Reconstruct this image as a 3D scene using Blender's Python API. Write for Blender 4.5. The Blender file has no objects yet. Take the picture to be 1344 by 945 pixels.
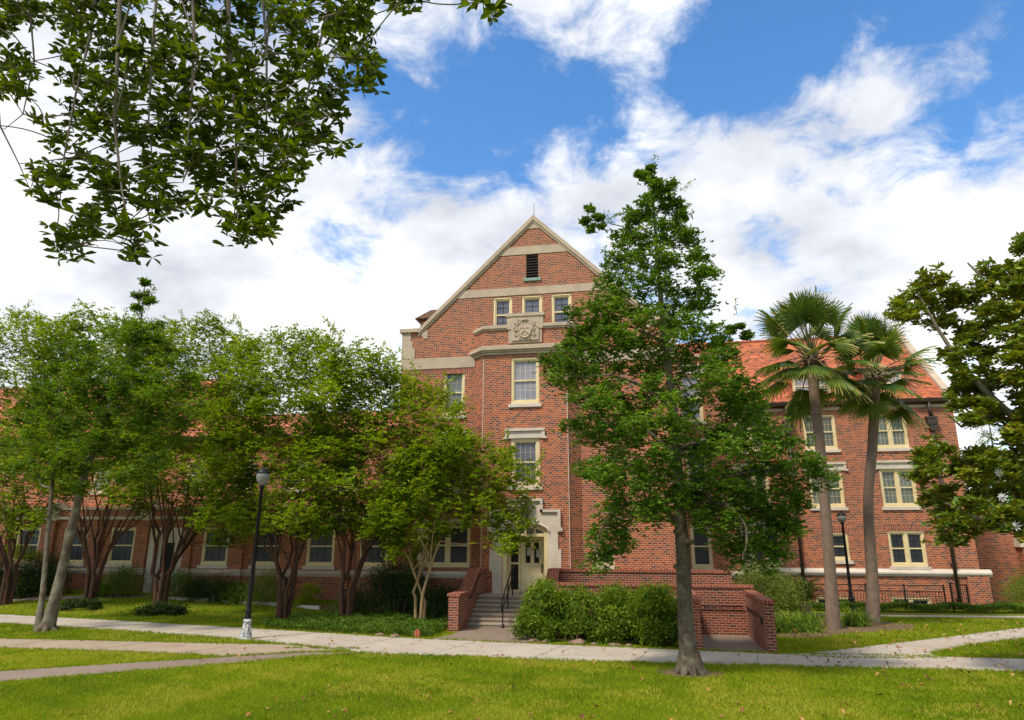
import bpy, math, random
import numpy as np
R = math.radians
# ------------------------------------------------------------------ camera
F = 896.0; CX = 672.0; CY = 472.5; H = 2.85
TH = R(14.97); PH = R(10.5); RO = 0.003
cam_d = bpy.data.cameras.new('camera'); cam = bpy.data.objects.new('camera', cam_d)
bpy.context.scene.collection.objects.link(cam); bpy.context.scene.camera = cam
cam.location = (0, 0, H)
cam_d.sensor_width = 36; cam_d.lens = 24.0; cam_d.clip_end = 3000; cam_d.clip_start = 0.05
from mathutils import Matrix, Vector
cam.matrix_world = (Matrix.Translation((0, 0, H)) @ Matrix.Rotation(PH, 4, 'Z')
                    @ Matrix.Rotation(math.pi/2 + TH, 4, 'X') @ Matrix.Rotation(RO, 4, 'Z'))
sc = bpy.context.scene
sc.view_settings.view_transform = 'Standard'; sc.view_settings.look = 'None'
sc.view_settings.exposure = 0.78; sc.view_settings.gamma = 1
sc.cycles.max_bounces = 6; sc.cycles.transparent_max_bounces = 8
# ------------------------------------------------------------------ sun
SUN_EL = R(56); SUN_AZ = R(215)          # azimuth measured clockwise from +Y: behind and to the left of the camera
sun_d = bpy.data.lights.new('sun', 'SUN'); sun_d.energy = 2.3; sun_d.angle = R(9.0); sun_d.color = (1.0, 0.93, 0.82)
sun = bpy.data.objects.new('sun', sun_d); sc.collection.objects.link(sun)
sd = Vector((math.sin(SUN_AZ)*math.cos(SUN_EL), math.cos(SUN_AZ)*math.cos(SUN_EL), math.sin(SUN_EL)))
sun.rotation_euler = sd.to_track_quat('Z', 'Y').to_euler()

def at(px, py, Y):
    x = px-CX; y = -(py-CY)
    xr = x*math.cos(RO)-y*math.sin(RO); yr = x*math.sin(RO)+y*math.cos(RO)
    up = yr*math.cos(TH)+F*math.sin(TH); fw = F*math.cos(TH)-yr*math.sin(TH)
    X = xr*math.cos(PH)-fw*math.sin(PH); YY = xr*math.sin(PH)+fw*math.cos(PH)
    t = Y/YY
    return np.array((X*t, Y, H+up*t))
def direction(px, py):
    p = at(px, py, 1.0)-np.array((0, 0, H)); return p/np.linalg.norm(p)

# ------------------------------------------------------------------ node helpers
class NT:
    def __init__(s, tree): s.t = tree; s.n = tree.nodes; s.l = tree.links
    def node(s, typ, **kw):
        n = s.n.new(typ)
        for k, v in kw.items():
            if k.startswith('i_'):
                n.inputs[k[2:].replace('_', ' ')].default_value = v
            else: setattr(n, k, v)
        return n
    def link(s, a, b): s.l.new(a, b)
    def math(s, op, a, b=None, clamp=False):
        n = s.n.new('ShaderNodeMath'); n.operation = op; n.use_clamp = clamp
        for i, v in enumerate((a, b)):
            if v is None: continue
            if isinstance(v, (int, float)): n.inputs[i].default_value = v
            else: s.l.new(v, n.inputs[i])
        return n.outputs[0]
    def mix(s, fac, a, b, mode='MIX'):
        n = s.n.new('ShaderNodeMix'); n.data_type = 'RGBA'; n.blend_type = mode
        for i, v in ((0, fac), (6, a), (7, b)):
            if isinstance(v, (int, float)): n.inputs[i].default_value = v
            elif isinstance(v, (tuple, list)): n.inputs[i].default_value = (*v[:3], 1)
            else: s.l.new(v, n.inputs[i])
        return n.outputs[2]
    def ramp(s, fac, stops, interp='LINEAR'):
        n = s.n.new('ShaderNodeValToRGB'); cr = n.color_ramp; cr.interpolation = interp
        while len(cr.elements) < len(stops): cr.elements.new(0.5)
        for e, (p, c) in zip(cr.elements, stops):
            e.position = p; e.color = (*c, 1) if len(c) == 3 else c
        s.l.new(fac, n.inputs[0]); return n.outputs[0]
    def noise(s, vec, scale, detail=3, rough=0.55, dim='3D', dist=0.0):
        n = s.n.new('ShaderNodeTexNoise'); n.inputs['Scale'].default_value = scale
        n.inputs['Detail'].default_value = detail; n.inputs['Roughness'].default_value = rough
        n.inputs['Distortion'].default_value = dist
        if vec is not None: s.l.new(vec, n.inputs['Vector'])
        return n.outputs['Fac']

# ------------------------------------------------------------------ world: Nishita sky with a broken cloud layer
w = bpy.data.worlds.new('World'); sc.world = w; w.use_nodes = True
nt = NT(w.node_tree); w.node_tree.nodes.clear()
out = nt.node('ShaderNodeOutputWorld'); bg = nt.node('ShaderNodeBackground'); bg.inputs['Strength'].default_value = 0.1
nt.link(bg.outputs[0], out.inputs[0])
sky = nt.node('ShaderNodeTexSky'); sky.sky_type = 'NISHITA'; sky.sun_disc = False
sky.sun_elevation = SUN_EL; sky.sun_rotation = SUN_AZ; sky.ozone_density = 2.0; sky.air_density = 1.0; sky.dust_density = 0.4
tc = nt.node('ShaderNodeTexCoord'); dirv = tc.outputs['Generated']
sep = nt.node('ShaderNodeSeparateXYZ'); nt.link(dirv, sep.inputs[0])
zc = nt.math('ADD', nt.math('MAXIMUM', sep.outputs[2], 0.0), 0.32)
cmb = nt.node('ShaderNodeCombineXYZ')
nt.link(nt.math('DIVIDE', sep.outputs[0], zc), cmb.inputs[0]); nt.link(nt.math('DIVIDE', sep.outputs[1], zc), cmb.inputs[1])
pv = cmb.outputs[0]
n1 = nt.noise(pv, 2.6, 10, 0.62, dist=0.35)
n2 = nt.noise(pv, 8.5, 8, 0.65, dist=0.4)
cov = nt.math('ADD', nt.math('MULTIPLY', n1, 0.85), nt.math('MULTIPLY', n2, 0.85)); cov = nt.math('SUBTRACT', cov, 0.30)
def lobe(px, py, rad, amt):
    global cov
    d = direction(px, py)
    v = nt.node('ShaderNodeVectorMath', operation='DOT_PRODUCT'); nt.link(dirv, v.inputs[0]); v.inputs[1].default_value = tuple(d)
    mr = nt.node('ShaderNodeMapRange'); mr.interpolation_type = 'SMOOTHSTEP'
    nt.link(v.outputs['Value'], mr.inputs[0]); mr.inputs[1].default_value = math.cos(rad); mr.inputs[2].default_value = math.cos(rad*0.15)
    mr.inputs[3].default_value = 0; mr.inputs[4].default_value = amt
    cov = nt.math('ADD', cov, mr.outputs[0])
for a in CLOUD_LOBES if 'CLOUD_LOBES' in globals() else [
        (590, 150, .16, -.17), (680, 120, .14, -.12), (850, 115, .15, -.17), (740, 190, .12, -.06), (960, 90, .12, -.10), (1150, 20, .12, -.12), (1280, 120, .12, -.10), (1010, 210, .07, -.08), (530, 200, .10, -.10), (445, 290, .11, -.17), (500, 120, .08, -.12), (610, 235, .06, -.08),
        (1320, 185, .13, -.20), (1000, 60, .12, -.16), (1290, 30, .12, -.16), (1200, 210, .08, -.10), (1010, 320, .06, -.16), (1060, 190, .07, -.12), (1170, 60, .1, -.08),
        (300, 370, .42, .17), (100, 250, .30, .14), (1150, 340, .30, .15), (860, 40, .10, .14), (770, 210, .10, .12), (950, 250, .18, .14), (1230, 120, .10, .10), (1120, 120, .07, .10), (560, 330, .14, .08), (560, 70, .07, .09), (1330, 300, .16, .12), (660, 380, .2, .08)]:
    lobe(*a)
mr = nt.node('ShaderNodeMapRange'); mr.interpolation_type = 'SMOOTHSTEP'
nt.link(cov, mr.inputs[0]); mr.inputs[1].default_value = 0.36; mr.inputs[2].default_value = 0.68
cf = mr.outputs[0]
shade = nt.noise(pv, 1.9, 5, 0.55)
shade2 = nt.noise(pv, 5.0, 5, 0.6)
sh = nt.math('ADD', nt.math('MULTIPLY', shade, 0.7), nt.math('MULTIPLY', shade2, 0.3))
ccol = nt.ramp(sh, [(0.38, (3.9, 4.1, 4.6)), (0.48, (5.3, 5.45, 5.8)), (0.57, (7.0, 7.0, 7.0))])
hs = nt.node('ShaderNodeHueSaturation'); hs.inputs['Saturation'].default_value = 1.25; hs.inputs['Value'].default_value = 1.45
nt.link(sky.outputs[0], hs.inputs['Color'])
nt.link(nt.mix(cf, hs.outputs[0], ccol), bg.inputs[0])

# ------------------------------------------------------------------ materials
def new_mat(name, rough=0.7):
    m = bpy.data.materials.new(name); m.use_nodes = True
    t = NT(m.node_tree); b = m.node_tree.nodes['Principled BSDF']; b.inputs['Roughness'].default_value = rough
    return m, t, b
def obj_vec(t):
    return t.node('ShaderNodeNewGeometry').outputs['Position']
def plain(name, c, rough=0.6, var=0.12, scale=6, metal=0.0, spec=0.5):
    m, t, b = new_mat(name, rough)
    n = t.noise(obj_vec(t), scale, 4)
    dk = tuple(x*(1-var*2) for x in c); lt = tuple(min(1, x*(1+var)) for x in c)
    t.link(t.ramp(n, [(0.3, dk), (0.7, lt)]), b.inputs['Base Color'])
    b.inputs['Metallic'].default_value = metal; b.inputs['Specular IOR Level'].default_value = spec
    return m
def brick_mat(name, c_lo, c_hi, c_dark, mortar, bw=0.215, bh=0.075, soldier=False, ms=0.009, dark=0.24):
    m, t, b = new_mat(name, 0.85)
    uv = t.node('ShaderNodeUVMap'); vec = uv.outputs[0]
    if soldier:
        sp = t.node('ShaderNodeSeparateXYZ'); cb = t.node('ShaderNodeCombineXYZ'); t.link(vec, sp.inputs[0])
        t.link(sp.outputs[1], cb.inputs[0]); t.link(sp.outputs[0], cb.inputs[1]); vec = cb.outputs[0]
    br = t.node('ShaderNodeTexBrick'); t.link(vec, br.inputs['Vector'])
    br.inputs['Scale'].default_value = 1.0; br.inputs['Brick Width'].default_value = bw; br.inputs['Row Height'].default_value = bh
    br.inputs['Mortar Size'].default_value = ms; br.inputs['Mortar Smooth'].default_value = 0.1
    br.inputs['Color1'].default_value = (0, 0, 0, 1); br.inputs['Color2'].default_value = (1, 1, 1, 1); br.inputs['Mortar'].default_value = (.5, .5, .5, 1)
    br.squash = 1.0; br.offset = 0.5
    mid = tuple((a+c)/2 for a, c in zip(c_lo, c_hi))
    col = t.ramp(br.outputs['Color'], [(0.0, c_dark), (dark, tuple(x*0.75 for x in c_lo)), (dark+0.06, c_lo), (0.6, mid), (1.0, c_hi)])
    n = t.noise(obj_vec(t), 0.45, 5, 0.6)
    col = t.mix(t.ramp(n, [(0.35, (0, 0, 0)), (0.7, (0.34, 0.34, 0.34))]), col, tuple(x*0.66 for x in c_lo))
    n2 = t.noise(obj_vec(t), 1.1, 6, 0.7)
    col = t.mix(t.ramp(n2, [(0.42, (0, 0, 0)), (0.75, (0.45, 0.45, 0.45))]), col, tuple(x*0.45 for x in c_lo))
    mpv = t.node('ShaderNodeMapping'); t.link(obj_vec(t), mpv.inputs[0]); mpv.inputs['Scale'].default_value = (2.6, 2.6, 0.22)
    n4 = t.noise(mpv.outputs[0], 1.0, 5, 0.65)
    col = t.mix(t.ramp(n4, [(0.5, (0, 0, 0)), (0.72, (0.38, 0.38, 0.38))]), col, tuple(x*0.35+.008 for x in c_lo))
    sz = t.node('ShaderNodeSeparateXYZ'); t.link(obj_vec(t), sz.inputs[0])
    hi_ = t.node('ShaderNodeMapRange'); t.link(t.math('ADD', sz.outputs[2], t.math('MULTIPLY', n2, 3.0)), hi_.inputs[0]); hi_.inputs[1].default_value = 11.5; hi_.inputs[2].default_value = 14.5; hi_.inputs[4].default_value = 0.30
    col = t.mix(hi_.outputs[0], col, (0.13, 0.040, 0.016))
    t.link(t.mix(br.outputs['Fac'], col, mortar), b.inputs['Base Color'])
    bp = t.node('ShaderNodeBump'); bp.inputs['Strength'].default_value = 0.6; bp.inputs['Distance'].default_value = 0.01
    t.link(t.math('SUBTRACT', 1.0, br.outputs['Fac']), bp.inputs['Height']); t.link(bp.outputs[0], b.inputs['Normal'])
    return m
M = {}
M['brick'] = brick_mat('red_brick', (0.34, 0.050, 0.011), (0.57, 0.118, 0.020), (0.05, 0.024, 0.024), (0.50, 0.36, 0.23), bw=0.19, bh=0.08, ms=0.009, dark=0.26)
M['soldier'] = brick_mat('soldier_brick', (0.28, 0.045, 0.012), (0.42, 0.08, 0.02), (0.16, 0.05, 0.03), (0.45, 0.32, 0.22), soldier=True, bw=0.30, bh=0.08)
M['brick_low'] = brick_mat('garden_wall_brick', (0.20, 0.032, 0.010), (0.36, 0.065, 0.018), (0.05, 0.02, 0.015), (0.36, 0.25, 0.17), bh=0.078, bw=0.22, ms=0.010, dark=0.15)
M['cap'] = brick_mat('brick_cap', (0.28, 0.05, 0.018), (0.42, 0.09, 0.03), (0.20, 0.04, 0.02), (0.34, 0.21, 0.14), bh=0.10, bw=0.6, ms=0.011, soldier=True, dark=0.05)
def stone_mat(name, c, stain=0.5):
    m, t, b = new_mat(name, 0.85)
    v = obj_vec(t)
    n = t.noise(v, 1.6, 6, 0.65); n3 = t.noise(v, 14, 4, 0.6)
    col = t.ramp(n, [(0.3, tuple(x*(1-stain) for x in c)), (0.55, c), (0.75, tuple(min(.9, x*1.15) for x in c))])
    col = t.mix(0.35, col, t.ramp(n3, [(0.3, tuple(x*.6 for x in c)), (0.7, tuple(min(.9, x*1.2) for x in c))]))
    t.link(col, b.inputs['Base Color'])
    bp = t.node('ShaderNodeBump'); bp.inputs['Strength'].default_value = 0.3; bp.inputs['Distance'].default_value = 0.01
    t.link(n3, bp.inputs['Height']); t.link(bp.outputs[0], b.inputs['Normal'])
    return m
M['stone'] = stone_mat('limestone', (0.50, 0.385, 0.265), 0.32)
M['stone_light'] = stone_mat('pale_limestone', (0.66, 0.56, 0.44), 0.22)
M['cream'] = plain('cream_paint', (0.76, 0.60, 0.32), 0.5, 0.06, 3)
M['door'] = plain('cream_door_paint', (0.80, 0.66, 0.38), 0.5, 0.05, 2)
M['black'] = plain('black_metal', (0.008, 0.008, 0.009), 0.45, 0.2, 8, 0, 0.25)
M['bronze'] = plain('dark_bronze', (0.05, 0.032, 0.02), 0.5, 0.3, 8)
M['white_worn'] = plain('worn_silver_paint', (0.55, 0.53, 0.50), 0.5, 0.45, 18)
M['paper'] = plain('paper', (0.55, 0.52, 0.5), 0.8, 0.05)
M['dark'] = plain('dark_void', (0.012, 0.012, 0.013), 0.8)
M['chrome'] = plain('steel', (0.5, 0.5, 0.5), 0.3, 0.05, 4, 1.0)
M['copper'] = plain('verdigris_stone', (0.24, 0.36, 0.30), 0.8, 0.2, 12)
def pane_mat(name, c, c2, rough=0.06, coat=1.0, spec=0.5, scale=1.2):
    m, t, b = new_mat(name, 0.5)
    n = t.noise(obj_vec(t), scale, 3)
    t.link(t.ramp(n, [(0.35, c), (0.65, c2)]), b.inputs['Base Color'])
    b.inputs['Coat Weight'].default_value = coat; b.inputs['Coat Roughness'].default_value = rough; b.inputs['Specular IOR Level'].default_value = spec
    return m
M['pane_dark'] = pane_mat('screened_dark_glass', (0.012, 0.013, 0.018), (0.026, 0.028, 0.036), 0.3, 0.5, 0.3)
M['pane_mid'] = pane_mat('grey_glass', (0.05, 0.05, 0.06), (0.10, 0.10, 0.12), 0.12, 0.8)
M['pane_blind'] = pane_mat('glass_over_blind', (0.20, 0.19, 0.20), (0.30, 0.28, 0.30), 0.05, 1.0)
M['pane_green'] = pane_mat('painted_reflection_glass', (0.05, 0.07, 0.045), (0.15, 0.17, 0.115), 0.05, 0.8, 0.5, 0.8)  # reflections painted into the base colour as light and dark green mottling
def tile_mat():
    m, t, b = new_mat('clay_roof_tile', 0.8)
    uv = t.node('ShaderNodeUVMap')
    br = t.node('ShaderNodeTexBrick'); t.link(uv.outputs[0], br.inputs['Vector'])
    br.inputs['Scale'].default_value = 1.0; br.inputs['Brick Width'].default_value = 0.22; br.inputs['Row Height'].default_value = 0.16
    br.inputs['Mortar Size'].default_value = 0.010; br.inputs['Color1'].default_value = (0, 0, 0, 1); br.inputs['Color2'].default_value = (1, 1, 1, 1)
    col = t.ramp(br.outputs['Color'], [(0, (0.12, 0.05, 0.035)), (0.18, (0.32, 0.075, 0.025)), (0.5, (0.48, 0.105, 0.028)), (1, (0.56, 0.17, 0.055))])
    col = t.mix(t.ramp(t.noise(obj_vec(t), 0.9, 6, 0.7), [(0.45, (0, 0, 0)), (0.75, (.6, .6, .6))]), col, (0.20, 0.07, 0.035))
    t.link(t.mix(br.outputs['Fac'], col, (0.16, 0.05, 0.025)), b.inputs['Base Color'])
    bp = t.node('ShaderNodeBump'); bp.inputs['Strength'].default_value = 1; bp.inputs['Distance'].default_value = 0.02
    sp = t.node('ShaderNodeSeparateXYZ'); t.link(uv.outputs[0], sp.inputs[0])
    t.link(t.math('FRACT', t.math('DIVIDE', sp.outputs[1], -0.16)), bp.inputs['Height']); t.link(bp.outputs[0], b.inputs['Normal'])
    return m
M['tile'] = tile_mat()
def conc_mat(name, c, warm, lo=0.8):
    m, t, b = new_mat(name, 0.9)
    v = obj_vec(t)
    n = t.noise(v, 0.5, 6, 0.65); n2 = t.noise(v, 9, 5, 0.7); n3 = t.noise(v, 60, 2, 0.5)
    col = t.ramp(n, [(0.35, warm), (0.62, c)])
    col = t.mix(0.45, col, t.ramp(n2, [(0.3, tuple(x*lo*.8 for x in c)), (0.65, tuple(min(.85, x*1.1) for x in c))]))
    col = t.mix(0.25, col, t.ramp(n3, [(0.35, tuple(x*.5 for x in c)), (0.6, c)]))
    n5 = t.noise(v, 2.2, 7, 0.72, dist=0.6)
    col = t.mix(t.ramp(n5, [(0.52, (0, 0, 0)), (0.72, (.55, .55, .55))]), col, tuple(x*.45 for x in warm))
    t.link(col, b.inputs['Base Color'])
    bp = t.node('ShaderNodeBump'); bp.inputs['Strength'].default_value = 0.3; bp.inputs['Distance'].default_value = 0.01
    t.link(n2, bp.inputs['Height']); t.link(bp.outputs[0], b.inputs['Normal'])
    return m
M['walk'] = conc_mat('sidewalk_concrete', (0.50, 0.43, 0.335), (0.34, 0.255, 0.175))
M['walk_warm'] = conc_mat('warm_concrete', (0.41, 0.31, 0.205), (0.30, 0.205, 0.125))
M['walk_old'] = conc_mat('old_concrete', (0.26, 0.19, 0.135), (0.20, 0.135, 0.085))
M['joint'] = plain('joint', (0.16, 0.13, 0.10), 0.9)
M['step'] = conc_mat('step_concrete', (0.30, 0.23, 0.16), (0.22, 0.16, 0.105))
M['step_nose'] = conc_mat('step_nosing', (0.46, 0.38, 0.28), (0.34, 0.26, 0.18))
def ground_mat():
    m, t, b = new_mat('lawn_soil_and_grass', 1.0); b.inputs['Specular IOR Level'].default_value = 0.05
    v = obj_vec(t)
    n = t.noise(v, 0.22, 5, 0.6); n2 = t.noise(v, 2.6, 6, 0.7); n3 = t.noise(v, 30, 4, 0.7)
    g = t.ramp(n, [(0.35, (0.11, 0.145, 0.008)), (0.5, (0.16, 0.20, 0.008)), (0.66, (0.24, 0.24, 0.014))])
    g2 = t.ramp(n2, [(0.3, (0.06, 0.09, 0.008)), (0.55, (0.13, 0.17, 0.012)), (0.8, (0.20, 0.20, 0.03))])
    g3 = t.ramp(n3, [(0.3, (0.05, 0.075, 0.008)), (0.7, (0.19, 0.23, 0.02))])
    col = t.mix(0.35, t.mix(0.4, g, g2), g3)
    n6 = t.noise(v, 0.55, 5, 0.65, dist=0.4)
    col = t.mix(t.ramp(n6, [(0.56, (0, 0, 0)), (0.70, (.8, .8, .8))]), col, (0.20, 0.115, 0.045))
    t.link(col, b.inputs['Base Color'])
    bp = t.node('ShaderNodeBump'); bp.inputs['Strength'].default_value = 0.7; bp.inputs['Distance'].default_value = 0.03
    t.link(n3, bp.inputs['Height']); t.link(bp.outputs[0], b.inputs['Normal'])
    return m
M['ground'] = ground_mat()
def mulch_mat():
    m, t, b = new_mat('mulch_and_leaf_litter', 0.95)
    v = obj_vec(t); n = t.noise(v, 14, 5, 0.75); n2 = t.noise(v, 1.4, 4, 0.6)
    c = t.ramp(n, [(0.3, (0.05, 0.028, 0.014)), (0.5, (0.15, 0.085, 0.045)), (0.7, (0.30, 0.17, 0.09))])
    t.link(t.mix(t.ramp(n2, [(0.45, (0, 0, 0)), (0.7, (.6, .6, .6))]), c, (0.10, 0.11, 0.015)), b.inputs['Base Color'])
    bp = t.node('ShaderNodeBump'); bp.inputs['Strength'].default_value = 0.8; bp.inputs['Distance'].default_value = 0.03
    t.link(n, bp.inputs['Height']); t.link(bp.outputs[0], b.inputs['Normal'])
    return m
M['mulch'] = mulch_mat()
def leaf_mat(name, stops, trans=0.3, rough=0.55, back=None, spec=0.22):
    m, t, b = new_mat(name, rough)
    a = t.node('ShaderNodeAttribute', attribute_name='rnd')
    n = len(stops)
    col = t.ramp(a.outputs['Fac'], [(i/(n-1), c) for i, c in enumerate(stops)])
    b.inputs['Specular IOR Level'].default_value = spec
    if back:
        g = t.node('ShaderNodeNewGeometry'); colb = t.mix(g.outputs['Backfacing'], col, back); t.link(colb, b.inputs['Base Color'])
    else: t.link(col, b.inputs['Base Color'])
    tr = t.node('ShaderNodeBsdfTranslucent'); t.link(t.mix(1.0, col, (1.5, 1.4, 0.4), 'MULTIPLY'), tr.inputs['Color'])
    mx = t.node('ShaderNodeMixShader'); mx.inputs[0].default_value = trans
    t.link(b.outputs[0], mx.inputs[1]); t.link(tr.outputs[0], mx.inputs[2])
    o = [x for x in t.n if x.type == 'OUTPUT_MATERIAL'][0]; t.link(mx.outputs[0], o.inputs[0])
    return m
M['lf_myrtle'] = leaf_mat('crape_myrtle_leaf', [(0.04, 0.08, 0.004), (0.13, 0.21, 0.007), (0.26, 0.36, 0.010), (0.50, 0.56, 0.03)], 0.45)
M['lf_oak'] = leaf_mat('oak_leaf', [(0.022, 0.06, 0.008), (0.080, 0.165, 0.014), (0.165, 0.29, 0.022), (0.38, 0.50, 0.06)], 0.3)
M['lf_oak_dark'] = leaf_mat('dark_oak_leaf', [(0.03, 0.068, 0.006), (0.085, 0.16, 0.010), (0.15, 0.25, 0.012), (0.27, 0.36, 0.02)], 0.38)
M['lf_magnolia'] = leaf_mat('magnolia_leaf', [(0.025, 0.065, 0.008), (0.085, 0.17, 0.012), (0.22, 0.31, 0.016), (0.60, 0.40, 0.03)], 0.32, 0.4, (0.26, 0.19, 0.02), 0.4)
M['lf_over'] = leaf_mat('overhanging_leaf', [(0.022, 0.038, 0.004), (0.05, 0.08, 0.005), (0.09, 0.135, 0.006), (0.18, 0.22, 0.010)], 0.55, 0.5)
M['lf_palm'] = leaf_mat('palm_frond', [(0.035, 0.075, 0.014), (0.08, 0.14, 0.02), (0.16, 0.22, 0.03), (0.44, 0.34, 0.10)], 0.25, 0.4)
M['lf_dry'] = leaf_mat('dry_frond', [(0.10, 0.045, 0.02), (0.20, 0.09, 0.035), (0.32, 0.17, 0.07)], 0.1, 0.8)
M['lf_hedge'] = leaf_mat('nandina_leaf', [(0.014, 0.036, 0.004), (0.06, 0.12, 0.007), (0.17, 0.26, 0.012), (0.42, 0.46, 0.03)], 0.35)
M['lf_dark'] = leaf_mat('dark_shrub_leaf', [(0.010, 0.020, 0.004), (0.022, 0.042, 0.007), (0.045, 0.08, 0.010), (0.08, 0.12, 0.015)], 0.2)
M['lf_cover'] = leaf_mat('ground_cover_leaf', [(0.028, 0.062, 0.006), (0.065, 0.125, 0.009), (0.11, 0.19, 0.012), (0.17, 0.27, 0.018)], 0.25)
M['lf_yellow'] = leaf_mat('yellow_green_leaf', [(0.15, 0.20, 0.01), (0.28, 0.32, 0.012), (0.40, 0.42, 0.03)], 0.35)
M['lf_azalea'] = leaf_mat('light_shrub_leaf', [(0.05, 0.09, 0.012), (0.12, 0.18, 0.018), (0.22, 0.27, 0.04), (0.42, 0.38, 0.17)], 0.3)
M['grass'] = leaf_mat('grass_blades', [(0.085, 0.15, 0.005), (0.16, 0.24, 0.006), (0.27, 0.34, 0.008), (0.46, 0.40, 0.05)], 0.35, 0.8, None, 0.15)
M['lf_fallen'] = leaf_mat('fallen_leaf', [(0.12, 0.05, 0.02), (0.30, 0.13, 0.04), (0.50, 0.28, 0.10)], 0.1, 0.7)
def bark_mat(name, c1, c2, c3, sc_=3, stretch=0.35):
    m, t, b = new_mat(name, 0.9)
    mp = t.node('ShaderNodeMapping'); t.link(obj_vec(t), mp.inputs[0]); mp.inputs['Scale'].default_value = (1, 1, stretch)
    n = t.noise(mp.outputs[0], sc_*2, 6, 0.7); n2 = t.noise(obj_vec(t), sc_*0.7, 4, 0.6)
    col = t.ramp(n, [(0.3, c1), (0.55, c2)]); col = t.mix(t.ramp(n2, [(0.48, (0, 0, 0)), (0.62, (1, 1, 1))]), col, c3)
    t.link(col, b.inputs['Base Color'])
    bp = t.node('ShaderNodeBump'); bp.inputs['Strength'].default_value = 0.7; bp.inputs['Distance'].default_value = 0.03
    t.link(n, bp.inputs['Height']); t.link(bp.outputs[0], b.inputs['Normal'])
    return m
M['bk_myrtle'] = bark_mat('crape_myrtle_bark', (0.035, 0.013, 0.006), (0.10, 0.038, 0.016), (0.06, 0.028, 0.014))
M['bk_tan'] = bark_mat('tan_crape_myrtle_bark', (0.20, 0.12, 0.05), (0.36, 0.23, 0.10), (0.30, 0.20, 0.10))
M['bk_oak'] = bark_mat('oak_bark', (0.075, 0.055, 0.035), (0.19, 0.145, 0.095), (0.24, 0.22, 0.16), 4)
M['bk_lichen'] = bark_mat('lichened_bark', (0.04, 0.028, 0.016), (0.13, 0.095, 0.055), (0.20, 0.18, 0.115), 3)
M['bk_palm'] = bark_mat('palm_bark', (0.07, 0.045, 0.03), (0.26, 0.175, 0.12), (0.18, 0.12, 0.08), 6, 6)
M['bk_grey'] = bark_mat('grey_oak_bark', (0.022, 0.016, 0.010), (0.11, 0.078, 0.045), (0.15, 0.125, 0.08), 7)
M['tile_dark'] = plain('weathered_tile', (0.20, 0.10, 0.05), .8, .3, 9)
M['rock'] = plain('rock', (0.28, 0.17, 0.12), 0.9, 0.3, 8)

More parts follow.
